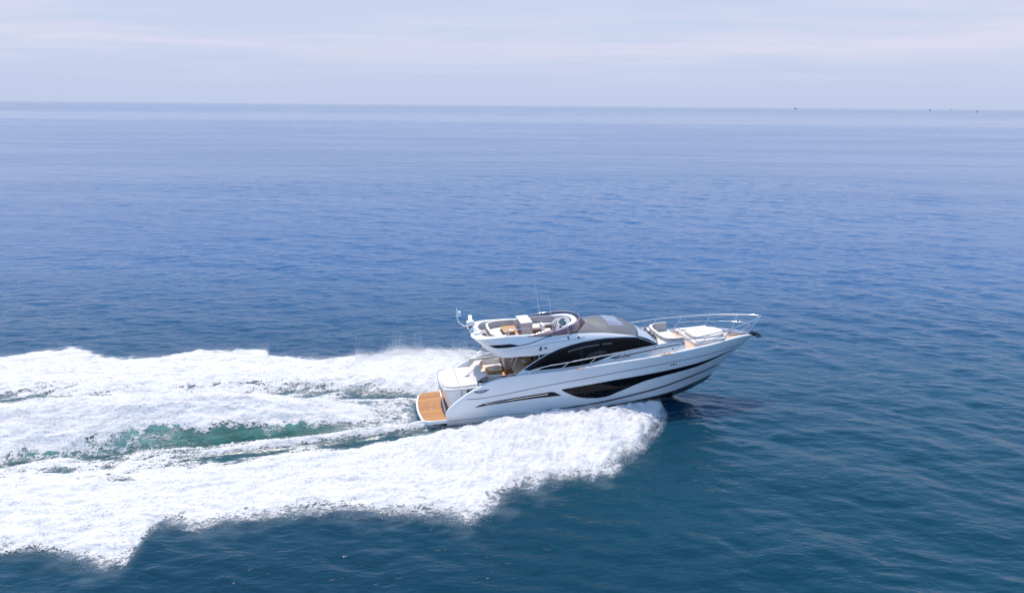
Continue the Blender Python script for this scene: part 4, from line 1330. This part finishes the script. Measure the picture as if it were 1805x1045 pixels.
ft = prism('flybridge_table', [(3.72, -.20), (4.52, -.16), (4.52, 1.05), (3.72, 1.05)], 4.33, 4.385, 'teaktable', Y, bevel=.015)
box('pedestal', 3.88, 4.38, .0, .85, 3.87, 4.33, 'brown', ft, bevel=.02)
wbx = box('wet_bar', 4.72, 5.34, -.30, 1.22, 3.87, 4.80, 'cushion_grey', Y, bevel=.03)
box('bar_top', 4.68, 5.36, -.34, 1.26, 4.80, 4.86, 'gel_in', wbx, bevel=.02)
hp = box('stair_hatch', 4.25, 4.9, -1.25, -.75, 3.88, 4.0, 'teaktable', Y, bevel=.02)
tube('flybridge_rail', [[(3.62, -1.55, 4.58), (3.64, -1.55, 4.80), (3.80, -1.55, 4.88), (4.92, -1.50, 4.86), (5.0, -1.3, 4.82)], [(3.78, -1.5, 4.56), (3.78, -1.52, 4.87)], [(3.64, -1.55, 4.70), (3.78, -1.2, 4.6), (3.9, -1.0, 3.95)]], .022, 'steel', Y)
# forward L sofa, helm
f2 = empty('helm_sofa')
f2.parent = Y
prism('seat_base', [(5.42, .45), (5.95, .45), (5.95, .98), (7.05, .98), (7.05, 1.30), (5.42, 1.40)], 3.87, 4.15, 'brown', f2, bevel=.03)
prism('seat', [(5.42, .43), (5.97, .43), (5.97, .96), (7.05, .96), (7.05, 1.28), (5.42, 1.38)], 4.15, 4.28, 'cushion', f2, bevel=.04)
band('backrest', curve3([(5.43, .42, 0), (5.43, 1.0, 0), (5.55, 1.42, 0), (6.2, 1.42, 0), (6.95, 1.22, 0)], 30), .07, 4.2, 4.66, 'cushion_grey', f2, .02, bevel=.03)
hs = prism('helm_seat', [(5.95, -.72), (6.4, -.72), (6.4, -.05), (5.95, -.05)], 4.20, 4.34, 'cushion', Y, bevel=.05)
box('seat_back', 5.82, 5.97, -.74, -.03, 4.30, 4.72, 'gel_in', hs, bevel=.05)
tube('seat_pedestal', [[(6.15, -.38, 3.87), (6.15, -.38, 4.22)]], .09, 'steel', hs, seg=12)
dsh = prism('helm_console', [(6.62, -1.05), (6.62, .55), (6.85, .85), (7.45, .62), (7.56, 0), (7.45, -.7), (7.15, -1.08)], 3.87, lambda x, y: 4.46 + (x - 6.62) * .36, 'dash', Y, bevel=.04)
for yy in (-.72, -.28):
    raw('chart_screen', [(6.92, yy, 4.60), (6.92, yy + .36, 4.60), (7.14, yy + .36, 4.82), (7.14, yy, 4.82), (7.0, yy, 4.58), (7.0, yy + .36, 4.58), (7.20, yy + .36, 4.78), (7.20, yy, 4.78)],
        [(0, 1, 2, 3), (4, 7, 6, 5), (0, 4, 5, 1), (1, 5, 6, 2), (2, 6, 7, 3), (3, 7, 4, 0)], 'screen', dsh, smooth=False)
sw = [(6.62 + .10 * math.sin(a), -.38 + .19 * math.cos(a), 4.62 + .17 * math.sin(a)) for a in np.linspace(0, 2 * math.pi, 25)]
wh = tube('steering_wheel', [sw, [(6.60, -.38, 4.62), (6.75, -.38, 4.55)], [(6.62, -.56, 4.62), (6.62, -.20, 4.62)]], .018, 'rubber', dsh, seg=6)
box('throttle', 6.75, 6.86, -.98, -.86, 4.48, 4.66, 'rubber', dsh, bevel=.02)
tube('helm_speaker', [[(7.3, .18, 4.68), (7.3, .18, 4.73)]], .09, 'rubber', dsh, seg=14)

# ---- aerials, radar, mast ---------------------------------------------
tube('whip_aerial', [[(6.20, 1.66, 4.60), (6.12, 1.66, 5.4), (5.92, 1.66, 6.98)]], lambda f: .016 - .008 * f, 'white', Y, seg=6)
tube('whip_aerial', [[(6.86, 1.60, 4.60), (6.82, 1.60, 5.1), (6.70, 1.60, 6.02)]], lambda f: .014 - .007 * f, 'white', Y, seg=6)
tube('short_aerial', [[(7.05, -1.82, 4.17), (7.0, -1.80, 4.92)]], .014, 'white', Y, seg=6)
ms = tube('light_mast', [[(1.98, .95, 4.60), (1.62, 1.05, 4.62), (1.36, 1.15, 4.82), (1.28, 1.2, 5.10), (1.28, 1.2, 5.68)]], lambda f: .055 - .032 * f, 'white', Y, seg=8)
dome('dome_light', (1.42, 1.2, 5.40), .11, .11, .09, 'white', ms, lower=.8)
tube('mast_bracket', [[(1.28, 1.2, 5.22), (1.44, 1.2, 5.30)], [(1.20, 1.2, 5.22), (1.30, 1.2, 5.22)], [(1.28, 1.2, 5.50), (1.38, 1.2, 5.55)]], .022, 'white', ms)
dome('horn', (1.42, 1.2, 5.24), .09, .09, .06, 'white', ms, lower=.7)
rd = box('radar_pedestal', 1.74, 2.18, .42, .82, 4.74, 5.00, 'white', Y, bevel=.05)
tube('radar_foot', [[(1.96, .6, 4.56), (1.96, .6, 4.76)]], .12, 'rubber', rd, seg=12)
raw_s = box('radar_scanner', -.11, .11, -.72, .72, 0, .15, 'white', rd, bevel=.04)
raw_s.location = (1.96, .62, 5.02)
raw_s.rotation_euler = (0, 0, math.radians(-6))
dome('satellite_dome', (2.02, .2, 4.60), .17, .17, .16, 'white', Y, lower=.1)
dome('navigation_aerial', (2.12, -.15, 4.60), .10, .10, .12, 'white', Y, lower=.1)
box('aft_locker', 1.98, 2.30, -.75, -.30, 4.56, 4.66, 'gel_in', Y, bevel=.04)
tube('ensign_socket', [[(2.36, -.05, 4.58), (2.36, -.05, 4.72), (2.36, -.75, 4.72), (2.36, -.75, 4.58)]], .014, 'steel', Y, seg=6)

# ================================================================== far ships
def ship(name, lab, px, dist, L, Hh, cat='ship', masts=1):
    az = math.atan((px - W_PX / 2) / (F_PX / math.cos(pitch)))
    o = empty(name, (dist * math.tan(az), dist, 0), (0, 0, math.radians(random.uniform(-15, 15))))
    tag(o, lab, cat, 'small ships on the horizon')
    b = L * .16
    hv = [(-L / 2, -b / 2), (L * .32, -b / 2), (L / 2, 0), (L * .32, b / 2), (-L / 2, b / 2)]
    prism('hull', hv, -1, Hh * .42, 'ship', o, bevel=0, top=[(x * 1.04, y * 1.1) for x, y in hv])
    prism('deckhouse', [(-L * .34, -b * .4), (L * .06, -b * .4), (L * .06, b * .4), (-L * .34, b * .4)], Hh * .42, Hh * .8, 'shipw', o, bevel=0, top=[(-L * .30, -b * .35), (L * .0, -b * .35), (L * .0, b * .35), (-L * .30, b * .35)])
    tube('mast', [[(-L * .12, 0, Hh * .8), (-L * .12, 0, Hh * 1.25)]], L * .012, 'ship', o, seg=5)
    return o


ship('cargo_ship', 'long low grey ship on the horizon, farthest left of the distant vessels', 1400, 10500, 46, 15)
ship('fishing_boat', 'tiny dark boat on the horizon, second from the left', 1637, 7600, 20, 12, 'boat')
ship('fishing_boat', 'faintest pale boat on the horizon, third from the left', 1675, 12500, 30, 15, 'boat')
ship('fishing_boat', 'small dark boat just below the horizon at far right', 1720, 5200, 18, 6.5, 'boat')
